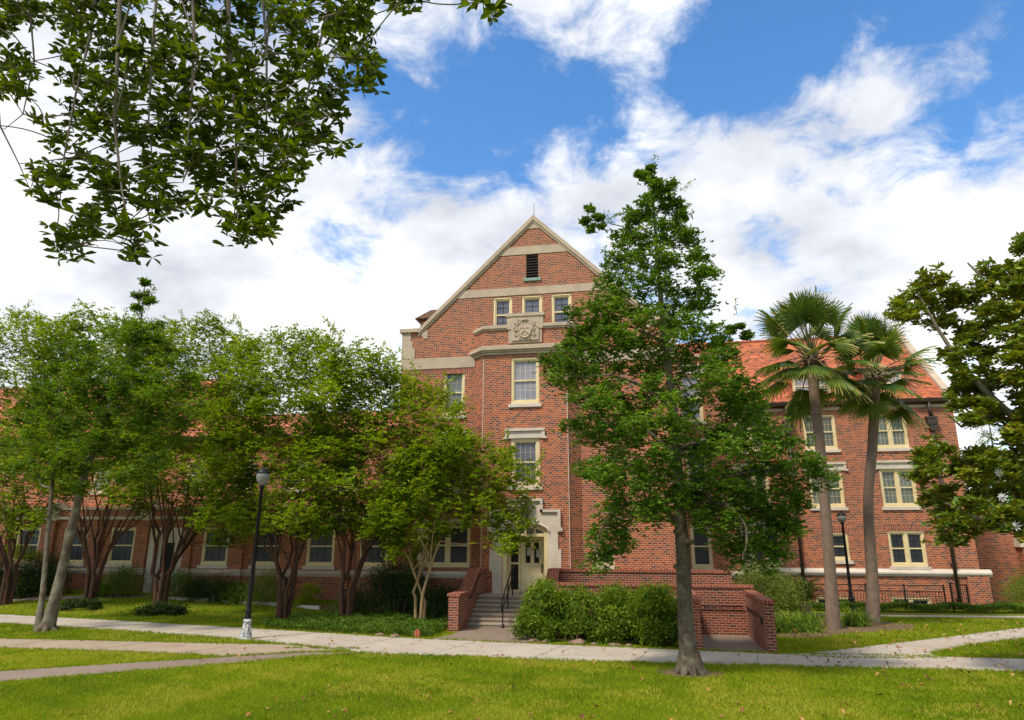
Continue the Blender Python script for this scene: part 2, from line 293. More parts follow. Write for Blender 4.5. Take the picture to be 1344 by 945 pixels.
# ------------------------------------------------------------------ object helpers
COL = sc.collection
def tag(o, label=None, cat=None, group=None, kind=None):
    if label: o['label'] = label
    if cat: o['category'] = cat
    if group: o['group'] = group
    if kind: o['kind'] = kind
    return o
def empty(name, loc, label, cat, group=None):
    o = bpy.data.objects.new(name, None); COL.objects.link(o); o.location = loc; o.empty_display_size = 0.2
    return tag(o, label, cat, group)
def link_obj(name, me, mat, parent):
    o = bpy.data.objects.new(name, me); me.materials.append(M[mat] if isinstance(mat, str) else mat)
    COL.objects.link(o)
    if parent is not None:
        o.parent = parent
        off = Vector((0, 0, 0)); p = parent
        while p is not None: off += p.location; p = p.parent
        o.location = -off
    return o
class MB:
    """collects faces in world coordinates"""
    def __init__(s): s.v = []; s.f = []; s.sm = []
    def poly(s, pts, smooth=False):
        n = len(s.v); s.v += [tuple(map(float, p)) for p in pts]; s.f.append(list(range(n, n+len(pts)))); s.sm.append(smooth)
    def box(s, x0, x1, y0, y1, z0, z1):
        p = lambda x, y, z: (x, y, z)
        s.poly([p(x0, y0, z0), p(x1, y0, z0), p(x1, y0, z1), p(x0, y0, z1)]); s.poly([p(x1, y1, z0), p(x0, y1, z0), p(x0, y1, z1), p(x1, y1, z1)])
        s.poly([p(x0, y1, z0), p(x0, y0, z0), p(x0, y0, z1), p(x0, y1, z1)]); s.poly([p(x1, y0, z0), p(x1, y1, z0), p(x1, y1, z1), p(x1, y0, z1)])
        s.poly([p(x0, y0, z1), p(x1, y0, z1), p(x1, y1, z1), p(x0, y1, z1)]); s.poly([p(x0, y1, z0), p(x1, y1, z0), p(x1, y0, z0), p(x0, y0, z0)])
        return s
    def prism_y(s, pts, y0, y1):
        """outline in x,z extruded from y0 (front) to y1"""
        s.poly([(x, y0, z) for x, z in pts]); s.poly([(x, y1, z) for x, z in reversed(pts)])
        for i in range(len(pts)):
            a, b = pts[i], pts[(i+1) % len(pts)]
            s.poly([(a[0], y0, a[1]), (a[0], y1, a[1]), (b[0], y1, b[1]), (b[0], y0, b[1])])
        return s
    def prism_x(s, pts, x0, x1):
        s.poly([(x0, y, z) for y, z in pts]); s.poly([(x1, y, z) for y, z in reversed(pts)])
        for i in range(len(pts)):
            a, b = pts[i], pts[(i+1) % len(pts)]
            s.poly([(x0, a[0], a[1]), (x1, a[0], a[1]), (x1, b[0], b[1]), (x0, b[0], b[1])])
        return s
    def prism_z(s, pts, z0, z1):
        s.poly([(x, y, z1) for x, y in pts]); s.poly([(x, y, z0) for x, y in reversed(pts)])
        for i in range(len(pts)):
            a, b = pts[i], pts[(i+1) % len(pts)]
            s.poly([(a[0], a[1], z0), (b[0], b[1], z0), (b[0], b[1], z1), (a[0], a[1], z1)])
        return s
    def tube(s, pts, rad, n=8, cap=True):
        pts = [np.array(p, float) for p in pts]
        if not hasattr(rad, '__len__'): rad = [rad]*len(pts)
        rings = []; u = None
        for i, p in enumerate(pts):
            d = pts[min(i+1, len(pts)-1)]-pts[max(i-1, 0)]; d = d/(np.linalg.norm(d)+1e-9)
            if u is None:
                u = np.cross(d, (0, 0, 1.0) if abs(d[2]) < 0.9 else (1.0, 0, 0))
            u = u-d*np.dot(u, d); u = u/(np.linalg.norm(u)+1e-9); v = np.cross(d, u)
            base = len(s.v)
            for k in range(n):
                a = 2*math.pi*k/n
                s.v.append(tuple(p+rad[i]*(math.cos(a)*u+math.sin(a)*v)))
            rings.append(base)
        for a, b in zip(rings, rings[1:]):
            for k in range(n):
                s.f.append([a+k, a+(k+1) % n, b+(k+1) % n, b+k]); s.sm.append(True)
        if cap:
            s.f.append([rings[0]+k for k in range(n)][::-1]); s.sm.append(False)
            s.f.append([rings[-1]+k for k in range(n)]); s.sm.append(False)
        return s
    def lathe(s, cx, cy, prof, n=16):
        """prof: list of (r, z)"""
        rings = []
        for r, z in prof:
            rings.append(len(s.v))
            for k in range(n):
                a = 2*math.pi*k/n; s.v.append((cx+r*math.cos(a), cy+r*math.sin(a), z))
        for a, b in zip(rings, rings[1:]):
            for k in range(n):
                s.f.append([a+k, a+(k+1) % n, b+(k+1) % n, b+k]); s.sm.append(True)
        return s
    def build(s, name, mat, parent=None):
        me = bpy.data.meshes.new(name); me.from_pydata(s.v, [], s.f); me.update()
        uvl = me.uv_layers.new(name='UVMap')
        nl = len(me.loops); vi = np.empty(nl, int); me.loops.foreach_get('vertex_index', vi)
        co = np.array(s.v); nf = len(me.polygons)
        nr = np.empty(nf*3); me.polygons.foreach_get('normal', nr); nr = nr.reshape(-1, 3)
        lt = np.empty(nf, int); me.polygons.foreach_get('loop_total', lt)
        pn = np.repeat(nr, lt, axis=0); p = co[vi]
        hx = -pn[:, 1]; hy = pn[:, 0]; hl = np.hypot(hx, hy); flat = hl < 0.25
        sg = np.where((np.abs(hx) > np.abs(hy)), np.sign(hx), np.sign(hy)); hl = np.where(flat, 1, hl)*np.where(sg == 0, 1, sg)
        hx = np.where(flat, 1, hx/hl); hy = np.where(flat, 0, hy/hl)
        u = p[:, 0]*hx+p[:, 1]*hy
        sl = np.sqrt(np.maximum(1-pn[:, 2]**2, 0.05))
        v = np.where(flat, p[:, 1], p[:, 2]/sl)
        uvl.data.foreach_set('uv', np.column_stack((u, v)).ravel())
        me.polygons.foreach_set('use_smooth', np.array(s.sm, bool))
        return link_obj(name, me, mat, parent)
def np_mesh(name, V, Fc, rnd, mat, parent=None, smooth=False):
    """V (n,3) verts, Fc (m,k) faces of equal size, rnd (m,)"""
    me = bpy.data.meshes.new(name); n, m, k = len(V), len(Fc), Fc.shape[1]
    me.vertices.add(n); me.vertices.foreach_set('co', V.astype(np.float32).ravel())
    me.loops.add(m*k); me.loops.foreach_set('vertex_index', Fc.astype(np.int32).ravel())
    me.polygons.add(m); me.polygons.foreach_set('loop_start', np.arange(0, m*k, k, dtype=np.int32))
    me.update(calc_edges=True)
    a = me.attributes.new('rnd', 'FLOAT', 'FACE'); a.data.foreach_set('value', np.clip(rnd, 0, 1).astype(np.float32))
    return link_obj(name, me, mat, parent)
rng = np.random.default_rng(7)
def unit(v): return v/(np.linalg.norm(v, axis=-1, keepdims=True)+1e-9)
def leaf_arrays(P, L, W, rnd, up=0.6, dirs=None, dirw=0.0, big=False, droop=0.0):
    """one leaf per point; returns verts, quads, rnd"""
    n = len(P); L = L*rng.uniform(0.7, 1.3, n)[:, None]; Wd = W*rng.uniform(0.75, 1.25, n)[:, None]
    d = rng.normal(size=(n, 3)); d[:, 2] -= droop
    d = unit(d)
    if dirs is not None: d = unit(d*(1-dirw)+dirs*dirw)
    nr = rng.normal(size=(n, 3)); nr = unit(nr); nr[:, 2] = np.abs(nr[:, 2]); nr[:, 2] += up; nr = unit(nr)
    s = unit(np.cross(d, nr)); nn = unit(np.cross(s, d))
    if not big:
        V = np.stack([P, P+d*L*.5+s*Wd*.5+nn*L*.08, P+d*L, P+d*L*.5-s*Wd*.5+nn*L*.08], 1).reshape(-1, 3)
        Q = np.arange(4*n).reshape(n, 4); return V, Q, rnd
    f = nn*Wd*.16
    V = np.stack([P, P+d*L*.42+s*Wd*.40+f, P+d*L*.74+s*Wd*.46+f, P+d*L-nn*L*.06, P+d*L*.74-s*Wd*.46+f, P+d*L*.42-s*Wd*.40+f], 1).reshape(-1, 3)
    i = np.arange(n)[:, None]*6
    Q = np.concatenate([i+np.array([0, 1, 2, 3]), i+np.array([0, 3, 4, 5])], 1).reshape(-1, 4)
    return V, Q, np.repeat(rnd, 2)
def bez(a, b, bend, n=6):
    a = np.array(a, float); b = np.array(b, float); m = (a+b)/2+bend
    return [(1-t)**2*a+2*t*(1-t)*m+t*t*b for t in np.linspace(0, 1, n)]
def in_poly(pts, poly):
    x, y = pts[:, 0], pts[:, 1]; inside = np.zeros(len(pts), bool); n = len(poly)
    for i in range(n):
        x1, y1 = poly[i]; x2, y2 = poly[(i+1) % n]
        if y1 == y2: continue
        c = ((y1 > y) != (y2 > y)) & (x < (x2-x1)*(y-y1)/(y2-y1)+x1); inside ^= c
    return inside
def sample_outline(poly, n, mind, holes=()):
    poly = np.array(poly, float); lo, hi = poly.min(0), poly.max(0); out = []
    for _ in range(n*60):
        p = rng.uniform(lo, hi)
        if not in_poly(p[None], poly)[0]: continue
        if any((p[0]-hx)**2+(p[1]-hy)**2 < hr*hr for hx, hy, hr in holes): continue
        if any((p[0]-q[0])**2+(p[1]-q[1])**2 < mind*mind for q in out): continue
        out.append(p)
        if len(out) >= n: break
    return out
class Skeleton:
    def __init__(s): s.P = []; s.r = []
    def add(s, pts, rads): s.P += [np.array(p) for p in pts]; s.r += list(rads)
    def attach(s, c):
        P = np.array(s.P); d = np.linalg.norm(P-c, axis=1); pen = np.maximum(P[:, 2]-c[2]+0.1, 0)*1.6
        i = int(np.argmin(d+pen)); return P[i], s.r[i]
def crown(clumps, mb, sk, leaf_L, leaf_W, per, sub=7, up=0.6, flat=0.7, big=False, limb_r=0.02, light=None, rosette=0, droop=0.0, sub_spread=0.34, bendz=0.25):
    """limbs + twigs into mb, leaves returned"""
    Vs, Qs, Rs = [], [], []; off = 0
    base = np.mean([c[:3] for c in clumps], axis=0)
    order = sorted(clumps, key=lambda c: np.linalg.norm(np.array(c[:3])-np.array(sk.P[0])))
    for c in order:
        cc = np.array(c[:3]); r = c[3]
        a, ra = sk.attach(cc); dist = np.linalg.norm(cc-a)
        r0 = min(ra*0.72, 0.013+0.013*dist+limb_r)
        pts = bez(a, cc, np.array((rng.normal()*.1*dist, rng.normal()*.1*dist, rng.normal()*.08*dist-bendz*dist*0.4)), 6)
        rr = np.linspace(r0, max(0.006, r0*0.4), 6)
        mb.tube(pts, rr, 5, False); sk.add(pts[1:], rr[1:])
        cr = rng.random()
        for k in range(sub):
            dd = unit(rng.normal(size=3)); sp = cc+dd*r*np.array((1, 1, flat))*rng.uniform(0.35, 1.0)
            tp = bez(cc, sp, rng.normal(size=3)*0.1*r, 4); mb.tube(tp, np.linspace(max(.005, r0*.35), .003, 4), 3, False)
            n = int(per*rng.uniform(.6, 1.4)/sub)
            if rosette:
                nr_ = max(1, n//rosette); ctr = sp+rng.normal(size=(nr_, 3))*r*sub_spread*np.array((1, 1, flat))
                P = np.repeat(ctr, rosette, 0); ang = rng.uniform(0, 6.28, len(P))
                dirs = unit(np.column_stack((np.cos(ang), np.sin(ang), rng.uniform(-0.25, 0.8, len(P)))))
                rv = 0.40*rng.random(len(P))+0.25*rng.random()+0.25*cr
                V, Q, rv = leaf_arrays(P, leaf_L, leaf_W, rv, up, dirs, 0.8, big, droop)
            else:
                P = sp+rng.normal(size=(n, 3))*r*sub_spread*np.array((1, 1, flat*.8))
                rv = 0.36*rng.random(n)+0.28*rng.random()+0.28*cr
                V, Q, rv = leaf_arrays(P, leaf_L, leaf_W, rv, up, None, 0, big, droop)
            Vs.append(V); Qs.append(Q+off); Rs.append(rv); off += len(V)
    return np.concatenate(Vs), np.concatenate(Qs), np.concatenate(Rs)
# ================================================================== ground
def gh(x, y):
    """gentle rise of the lawn towards the left wing"""
    a = np.clip((np.asarray(y, float)-24.5)/6.0, 0, 1); a = a*a*(3-2*a)
    b = np.clip((-np.asarray(x, float)-6.5)/8.0, 0, 1); b = b*b*(3-2*b)
    c = np.clip((-np.asarray(x, float)-14)/18.0, 0, 1)
    return a*b*(0.26+0.34*c)
def make_ground():
    def axis(lo, hi, step, far):
        c = list(np.arange(lo, hi+.01, step)); l = [lo-d for d in (4, 10, 25, 60, 150, far)][::-1]; r = [hi+d for d in (4, 10, 25, 60, 150, far)]
        return np.array(l+c+r)
    xs = axis(-42, 22, 1.0, 900); ys = axis(-6, 42, 1.0, 900)
    X, Y = np.meshgrid(xs, ys); Z = gh(X, Y)
    V = np.column_stack((X.ravel(), Y.ravel(), Z.ravel())); nx = len(xs); ny = len(ys)
    i = (np.arange(ny-1)[:, None]*nx+np.arange(nx-1)[None]).ravel()
    Q = np.column_stack((i, i+1, i+nx+1, i+nx))
    o = np_mesh('ground', V, Q, np.zeros(len(Q)), 'ground'); o['kind'] = 'structure'
make_ground()
def sheet(name, pts, mat, z=0.004, kind='structure', label=None):
    mb = MB(); mb.prism_z(pts, -0.05, z); o = mb.build(name, mat); tag(o, kind=kind); return o
WALK = [(-60, 34.5), (-32, 26.4), (-25.62, 24.95), (-20.2, 24.05), (-14.19, 22.98), (-7.61, 21.56), (-5.11, 21.26), (-2.35, 21.0), (0.8, 20.76), (3.2, 20.55), (7.24, 20.88), (12, 21.1), (40, 22.5),
        (40, 20.4), (12, 19.05), (8.52, 18.93), (2.7, 18.57), (-1.87, 18.34), (-4.86, 18.45), (-7.42, 18.39), (-9.92, 19.43), (-11.99, 20.2), (-16.86, 21.24), (-20.71, 21.9), (-26, 22.8), (-60, 31.5)]
sheet('sidewalk', WALK, 'walk', 0.012)
PATH1 = [(-40, 18.2), (-19.1, 18.86), (-15.42, 19.1), (-12.31, 19.25), (-9.92, 19.46), (-8.0, 18.75), (-10.78, 17.16), (-11.47, 17.31), (-14.44, 17.35), (-17.48, 17.25), (-40, 16.6)]
sheet('garden_path', PATH1, 'walk_warm', 0.016)
PATH2 = [(-22, 6.2), (-14.36, 14.3), (-12.68, 15.55), (-10.71, 16.97), (-9.0, 18.2), (-7.3, 18.5), (-8.66, 17.63), (-9.91, 16.22), (-11.15, 15.14), (-12.27, 14.17), (-13.28, 13.28), (-20.5, 4.8)]
sheet('lawn_path', PATH2, 'walk_old', 0.020)
BRANCH = [(3.35, 20.5), (4.21, 20.78), (5.96, 22.26), (9.21, 25.07), (13.09, 28.52), (24, 38.2), (25.5, 37), (11.59, 25.38), (9.1, 23.21), (7.5, 21.5), (7.5, 20.7), (5, 20.2)]
sheet('branch_path', BRANCH, 'walk', 0.018)
APRON = [(-6.1, 24.7), (-3.45, 24.7), (-3.45, 21.0), (-6.6, 21.2), (-6.12, 22.5)]
sheet('entrance_pavement', APRON, 'walk_old', 0.008)
RAMPF = [(1.5, 24.3), (3.2, 24.3), (3.2, 20.4), (1.2, 20.5)]
sheet('ramp_pavement', RAMPF, 'walk_old', 0.009)
BACKPATH = [(4.5, 31.2), (8.58, 31.5), (14.86, 32.3), (40, 35.5), (40, 36.6), (14.86, 33.0), (8.5, 32.1), (4.5, 31.8)]
sheet('wall_path', BACKPATH, 'walk', 0.010)
# expansion joints of the walks
mb = MB()
def joint(x0, y0, x1, y1, z, wd=0.02):
    d = unit(np.array((x1-x0, y1-y0))); n = np.array((-d[1], d[0]))*wd/2
    mb.prism_z([(x0-n[0], y0-n[1]), (x1-n[0], y1-n[1]), (x1+n[0], y1+n[1]), (x0+n[0], y0+n[1])], 0.0, z)
for a, b in [((-2.35, 21.0), (-2.9, 18.35)), ((-5.0, 21.2), (-5.6, 18.45)), ((0.1, 20.8), (-.3, 18.42)), ((2.9, 20.5), (2.6, 18.58)), ((5.9, 20.0), (5.6, 18.75)), ((8.6, 20.9), (8.4, 18.95)), ((11.5, 21.0), (11.3, 19.05)), ((-7.6, 21.5), (-8.4, 18.8)),
             ((-10.6, 22.2), (-11.2, 19.95)), ((-13.4, 22.75), (-14.2, 20.65)), ((-16.4, 23.3), (-17.2, 21.3)), ((-19.5, 23.9), (-20.3, 21.8)), ((-23, 24.5), (-23.8, 22.4))]:
    joint(*a, *b, 0.0145)
for a, b in [((-11.3, 19.3), (-12.1, 17.33)), ((-14.2, 19.15), (-14.8, 17.35)), ((-17.2, 18.95), (-17.8, 17.25)), ((-20, 18.8), (-20.6, 17.2))]: joint(*a, *b, 0.0195)
for a, b in [((6.9, 23.05), (8.2, 22.3)), ((9.4, 25.2), (10.4, 24.35)), ((11.8, 27.4), (12.7, 26.5))]: joint(*a, *b, 0.0205)
tag(mb.build('sidewalk_joints', 'joint'), kind='structure')
# mulch beds
sheet('mulch_bed', [(-12.2, 27.4), (-14, 28.6), (-19, 29.2), (-26, 29.6), (-36, 29.6), (-36, 31.2), (-10, 31.2), (-10, 27.0)], 'mulch', 0.02)
o = bpy.data.objects['mulch_bed']
for v in o.data.vertices:
    v.co.z = (v.co.z if v.co.z < 0 else 0.03)+float(gh(v.co.x, v.co.y))+0.004
PALMBED = [(3.7, 24.6), (4.3, 23.9), (5.6, 24.4), (6.2, 25.4), (7.4, 26.2), (9.0, 27.2), (9.6, 28.6), (8.8, 29.6), (7.5, 30.2), (5, 30.2), (3.6, 27.5)]
mb = MB()
wl = [(-34, 27.2), (-30, 27.5), (-27, 28.1), (-24.5, 29.0), (-22.6, 29.5)]
for (x0, y0), (x1, y1) in zip(wl, wl[1:]):
    mb.poly([(x0, y0-.45, float(gh(x0, y0-.45))+.02), (x1, y1-.45, float(gh(x1, y1-.45))+.02), (x1, y1+.45, float(gh(x1, y1+.45))+.02), (x0, y0+.45, float(gh(x0, y0+.45))+.02)])
tag(mb.build('door_path', 'walk_old'), kind='structure')
DPATH = [(x, y-.45) for x, y in wl]+[(x, y+.45) for x, y in wl[::-1]]
sheet('palm_bed', PALMBED, 'mulch', 0.007)
sheet('tree_mulch', [(0.92+0.75*math.cos(a)*(1+.2*math.sin(3*a)), 17.2+0.6*math.sin(a)*(1+.15*math.cos(2*a)), ) for a in np.linspace(0, 2*math.pi, 19)[:-1]], 'mulch', 0.006)

# ================================================================== the building
B = empty('brick_building', (-4.2, 28, 0), 'red brick hall with a stone banded gable, canted entrance bay and orange tiled roofs', 'building')
YG, YB, YK, YR, YL, YT = 28.0, 27.5, 31.0, 36.0, 31.0, 35.0
def clip(poly, a, b, c):
    """keep points with a*x+b*z <= c"""
    out = []
    for i in range(len(poly)):
        p, q = poly[i], poly[(i+1) % len(poly)]; fp = a*p[0]+b*p[1]-c; fq = a*q[0]+b*q[1]-c
        if fp <= 0: out.append(p)
        if (fp < 0 < fq) or (fq < 0 < fp):
            t = fp/(fp-fq); out.append((p[0]+t*(q[0]-p[0]), p[1]+t*(q[1]-p[1])))
    return out
def wall(mb, x0, x1, z0, z1, Y, holes=(), clips=(), depth=0.16):
    xs = sorted({x0, x1, *[h[0] for h in holes], *[h[1] for h in holes]}); zs = sorted({z0, z1, *[h[2] for h in holes], *[h[3] for h in holes]})
    xs = [x for x in xs if x0 <= x <= x1]; zs = [z for z in zs if z0 <= z <= z1]
    for xa, xb in zip(xs, xs[1:]):
        for za, zb in zip(zs, zs[1:]):
            cx, cz = (xa+xb)/2, (za+zb)/2
            if any(h[0] < cx < h[1] and h[2] < cz < h[3] for h in holes): continue
            p = [(xa, za), (xb, za), (xb, zb), (xa, zb)]
            for c in clips: p = clip(p, *c) if p else p
            if len(p) > 2: mb.poly([(x, Y, z) for x, z in p])
    for a, b, c, d in holes:
        mb.poly([(a, Y, c), (a, Y+depth, c), (a, Y+depth, d), (a, Y, d)]); mb.poly([(b, Y+depth, c), (b, Y, c), (b, Y, d), (b, Y+depth, d)])
        mb.poly([(a, Y, d), (a, Y+depth, d), (b, Y+depth, d), (b, Y, d)]); mb.poly([(a, Y+depth, c), (a, Y, c), (b, Y, c), (b, Y+depth, c)])
def window(x0, x1, z0, z1, Y, n=1, grid=(3, 2), pane='pane_dark', sill='stone_light', lintel=None, cas=0.105, apron=0.14, muntin='stone', mw=0.018):
    """returns the opening (hole) and queues the joinery"""
    WINS.append((x0, x1, z0, z1, Y, n, grid, pane, sill, lintel, cas, apron, muntin, mw)); return (x0, x1, z0, z1)
WINS = []
def build_windows():
    for (x0, x1, z0, z1, Y, n, grid, pane, sill, lintel, cas, apron, muntin, mw) in WINS:
        m = MB(); yf = Y+0.035
        m.box(x0+.002, x0+cas, yf, Y+.2, z0+apron, z1-.002); m.box(x1-cas, x1-.002, yf, Y+.2, z0+apron, z1-.002)
        m.box(x0+cas, x1-cas, yf, Y+.2, z1-cas, z1-.002); m.box(x0+.002, x1-.002, yf-.02, Y+.2, z0+.002, z0+apron)
        m.box(x0+.03, x1-.03, yf-.025, yf, z1-.06, z1-.02)
        mull = 0.14
        wi = (x1-x0-2*cas-(n-1)*mull)/n; P = MB(); mt = MB(); ya = Y+.08; yp = Y+.135
        for k in range(n):
            a = x0+cas+k*(wi+mull); b = a+wi; c = z0+apron; d = z1-cas
            if k: m.box(a-mull, a, yf+.004, Y+.2, c, d)
            s = 0.045; mid = (c+d)/2
            for (l, r, lo, hi) in ((a, a+s, c, d), (b-s, b, c, d), (a+s, b-s, c, c+s), (a+s, b-s, d-s, d)): m.box(l, r, ya, Y+.2, lo, hi)
            one = z1-z0 < 0.9
            if not one: m.box(a+s, b-s, ya-.01, Y+.2, mid-.03, mid+.03)
            gc, gr = grid
            for i in range(1, gc):
                xx = a+s+(b-a-2*s)*i/gc; mt.box(xx-mw/2, xx+mw/2, yp-.012, yp+.01, c+s, d-s)
            for hh, (lo, hi) in enumerate(((c+s, mid-.03), (mid+.03, d-s)) if not one else ((c+s, d-s),)):
                for j in range(1, gr):
                    zz = lo+(hi-lo)*j/gr; mt.box(a+s, b-s, yp-.010, yp+.01, zz-mw/2, zz+mw/2)
            P.poly([(a+s, yp, c+s), (b-s, yp, c+s), (b-s, yp, d-s), (a+s, yp, d-s)])
        W = m.build('window', 'cream', B)
        P.build('pane', pane, W)
        if mt.f: mt.build('muntin', muntin, W)
        if sill:
            q = MB(); q.box(x0-.10, x1+.10, Y-.075, Y+.03, z0-.14, z0-.003); q.build('sill', sill, W)
        if lintel == 'soldier':
            q = MB(); q.box(x0-.12, x1+.12, Y-.006, Y+.05, z1+.004, z1+.28); q.build('lintel', 'soldier', W)
        if lintel == 'stone':
            q = MB(); q.prism_y([(x0-.10, z1+.003), (x1+.10, z1+.003), (x1+.10, z1+.30), (x0-.10, z1+.30)], Y-.05, Y+.03)
            q.prism_y([(x0-.22, z1+.30), (x1+.22, z1+.30), (x1+.22, z1+.40), (x0-.22, z1+.40)], Y-.12, Y+.03)
            for sx in (x0-.22, x1+.10): q.box(sx, sx+.12, Y-.09, Y+.03, z1-.02, z1+.30)
            for sx in (x0-.30, x1+.22): q.box(sx, sx+.08, Y-.09, Y+.03, z1-.02, z1+.06)
            q.build('lintel', 'stone_light', W)
AX = -4.22; AZ = 17.2; SL = 0.985; GX0, GX1 = -10.2, 1.76
rk = lambda x, d=0: AZ-SL*abs(x-AX)-d
# ---- gabled front wall
g = MB(); d0 = 0.30
cl = [(-SL, 1, AZ-d0-SL*AX), (SL, 1, AZ-d0+SL*AX)]
holes = [window(-8.83, -6.9, 1.87, 3.55, YG, 2, (1, 1), 'pane_dark', None), window(-8.24, -7.27, 4.95, 7.0, YG, 1, (3, 2), 'pane_dark', 'stone_light', 'stone'),
         window(-8.24, -7.27, 8.1, 10.12, YG, 1, (3, 2), 'pane_green', 'stone_light'),
         window(-6.05, -5.19, 11.72, 13.36, YG, 1, (2, 2), 'pane_mid', None, muntin='black'), window(-4.77, -3.85, 11.72, 13.36, YG, 1, (2, 2), 'pane_mid', None, muntin='black'), window(-3.46, -2.57, 11.72, 13.36, YG, 1, (2, 2), 'pane_mid', None, muntin='black'),
         window(-1.85, -1.1, 1.95, 2.6, YG, 1, (2, 2), 'pane_dark', 'stone_light')]
door_gap = (-5.46, -3.64, 0, 3.56)
vent = (-4.56, -4.02, 14.18, 15.36)
wall(g, GX0, GX1, 0, 12.0, YG, [door_gap]+[h for h in holes if h[3] < 12]+[(h[0], h[1], h[2], 12.0) for h in holes if h[3] > 12])
wall(g, GX0+.02, GX1-.02, 12.0, AZ, YG, [(h[0], h[1], 12.0, h[3]) for h in holes if h[3] > 12]+[vent], cl)
g.poly([(GX0, YG, 0), (GX0, 46, 0), (GX0, 46, 10.5), (GX0, YG, 10.5)]); g.poly([(GX1, YG, 0), (GX1, 46, 0), (GX1, 46, 10.5), (GX1, YG, 10.5)])
g.build('wall', 'brick', B)
# stone bands (proud of the brick), quoins, copings
s = MB()
for zt, zb in ((13.78, 13.42), (15.72, 15.34)):
    h0 = (AZ-.28-zt)/SL; h1 = (AZ-.28-zb)/SL
    s.prism_y([(AX-h1, zb), (AX+h1, zb), (AX+h0, zt), (AX-h0, zt)], YG-.025, YG+.05)
s.prism_y([(AX-.42, 16.58), (AX+.42, 16.58), (AX, 16.98)], YG-.025, YG+.05)
for sx, xi in ((-10.2, -6.83), (-2.30, 1.76)):
    s.box(sx, xi, YG-.03, YG+.05, 10.22, 10.70)
s.build('stone_band', 'stone', B)
for x0, x1 in ((GX0, -6.83), (-2.3, GX1)): q = MB(); q.box(x0+.01, x1, YG-.005, YG+.04, 9.96, 10.215); q.build('soldier_course', 'soldier', B)
for sg in (-1, 1):
    e = GX0 if sg < 0 else GX1
    s = MB(); s.prism_y([(e, 10.70), (e-sg*.62, 10.70), (e-sg*.62, 11.20), (e-sg*.50, 11.20), (e-sg*.50, 11.52), (e-sg*.40, 11.52), (e-sg*.40, 11.93), (e, 11.93)], YG-.032, YG+.4); s.build('quoin', 'stone', B)
    s = MB(); s.prism_y([(e-sg*1.02, 11.62), (e-sg*1.18, 11.62), (e-sg*1.18, 12.02), (e-sg*.8, 11.93)], YG-.025, YG+.3); s.build('kneeler', 'stone', B)
c = MB()
for sg in (-1, 1):
    xe = AX+sg*5.22
    top = [(AX, AZ+.02), (xe, AZ+.02-SL*5.22), (xe, AZ-.20-SL*5.22), (AX, AZ-.22)]
    c.prism_y(top, YG-.10, YG+.45)
    low = [(AX, AZ-.22), (xe, AZ-.22-SL*5.22), (xe+sg*.0, AZ-.33-SL*5.22), (AX, AZ-.34)]
    c.prism_y(low, YG-.05, YG+.40)
    e = GX0 if sg < 0 else GX1
    x_in = AX+sg*5.22
    c.box(min(e+sg*.1, x_in), max(e+sg*.1, x_in), YG-.12, YG+.45, 11.93, 12.10)
c.build('coping', 'stone', B)
f = MB(); f.tube([(AX, YG+.2, AZ), (AX, YG+.2, AZ+.75)], .012, 6); f.build('lightning_rod', 'bronze', B)
v = MB(); v.box(vent[0], vent[1], YG+.14, YG+.16, vent[2], vent[3]); 
vv = v.build('attic_vent', 'dark', B)
v = MB()
for k in range(9):
    z = vent[2]+.02+k*.13; v.prism_x([(YG+.02, z), (YG+.13, z+.085), (YG+.13, z+.10), (YG+.02, z+.018)], vent[0]+.01, vent[1]-.01)
v.build('slat', 'bronze', vv)
v = MB(); v.box(vent[0]-.12, vent[1]+.12, YG-.07, YG+.03, vent[2]-.13, vent[2]-.003); v.build('sill', 'copper', vv)
# ---- canted entrance bay
bx0, bx1 = -6.33, -2.78; dd = 0.48
b = MB()
hb = [window(-5.14, -3.94, 8.42, 10.4, YB, 1, (4, 2), 'pane_blind', 'stone_light', muntin='stone_light'), window(-5.14, -3.94, 5.04, 6.98, YB, 1, (4, 2), 'pane_mid', 'stone_light', 'stone', cas=0.14)]
door_hole = (-5.46, -3.64, 0.0, 3.56)
wall(b, bx0, bx1, 0, 11.7, YB, hb+[door_hole], (), 0.18)
for sx, ex in ((bx0, bx0-dd), (bx1, bx1+dd)): b.poly([(sx, YB, 0), (ex, YG, 0), (ex, YG, 11.7), (sx, YB, 11.7)])
b.poly([(bx0, YB, 11.7), (bx1, YB, 11.7), (bx1+dd, YG, 11.7), (bx0-dd, YG, 11.7)])
b.build('bay', 'brick', B)
q = MB(); 
for x_ in (bx0, bx1): q.box(x_-.012, x_+.012, YB-.008, YB+.004, 1.2, 10.4)
q.build('corner_joint', 'stone_light', B)
q = MB(); q.box(bx0+.01, bx1-.01, YB-.006, YB+.05, 10.42, 10.58); q.build('soldier_course', 'soldier', B)
def bay_ring(mb, off, z0, z1, x0=None, x1=None):
    k = off*math.tan(math.pi/8); t = off/math.sin(math.pi/4)
    pts = [(bx0-dd-t, YG), (bx0-k, YB-off), (bx1+k, YB-off), (bx1+dd+t, YG), (bx1+dd, YG+.01), (bx1, YB+.03), (bx0, YB+.03), (bx0-dd, YG+.01)]
    mb.prism_z(pts, z0, z1)
c = MB(); bay_ring(c, .06, 10.58, 10.68); bay_ring(c, .12, 10.68, 10.76); bay_ring(c, .20, 10.76, 10.90); bay_ring(c, .10, 10.90, 10.97); c.build('cornice', 'stone', B)
c = MB(); bay_ring(c, .045, 11.66, 11.74); bay_ring(c, .10, 11.74, 11.88); c.build('bay_coping', 'stone', B)
bcx = -4.52
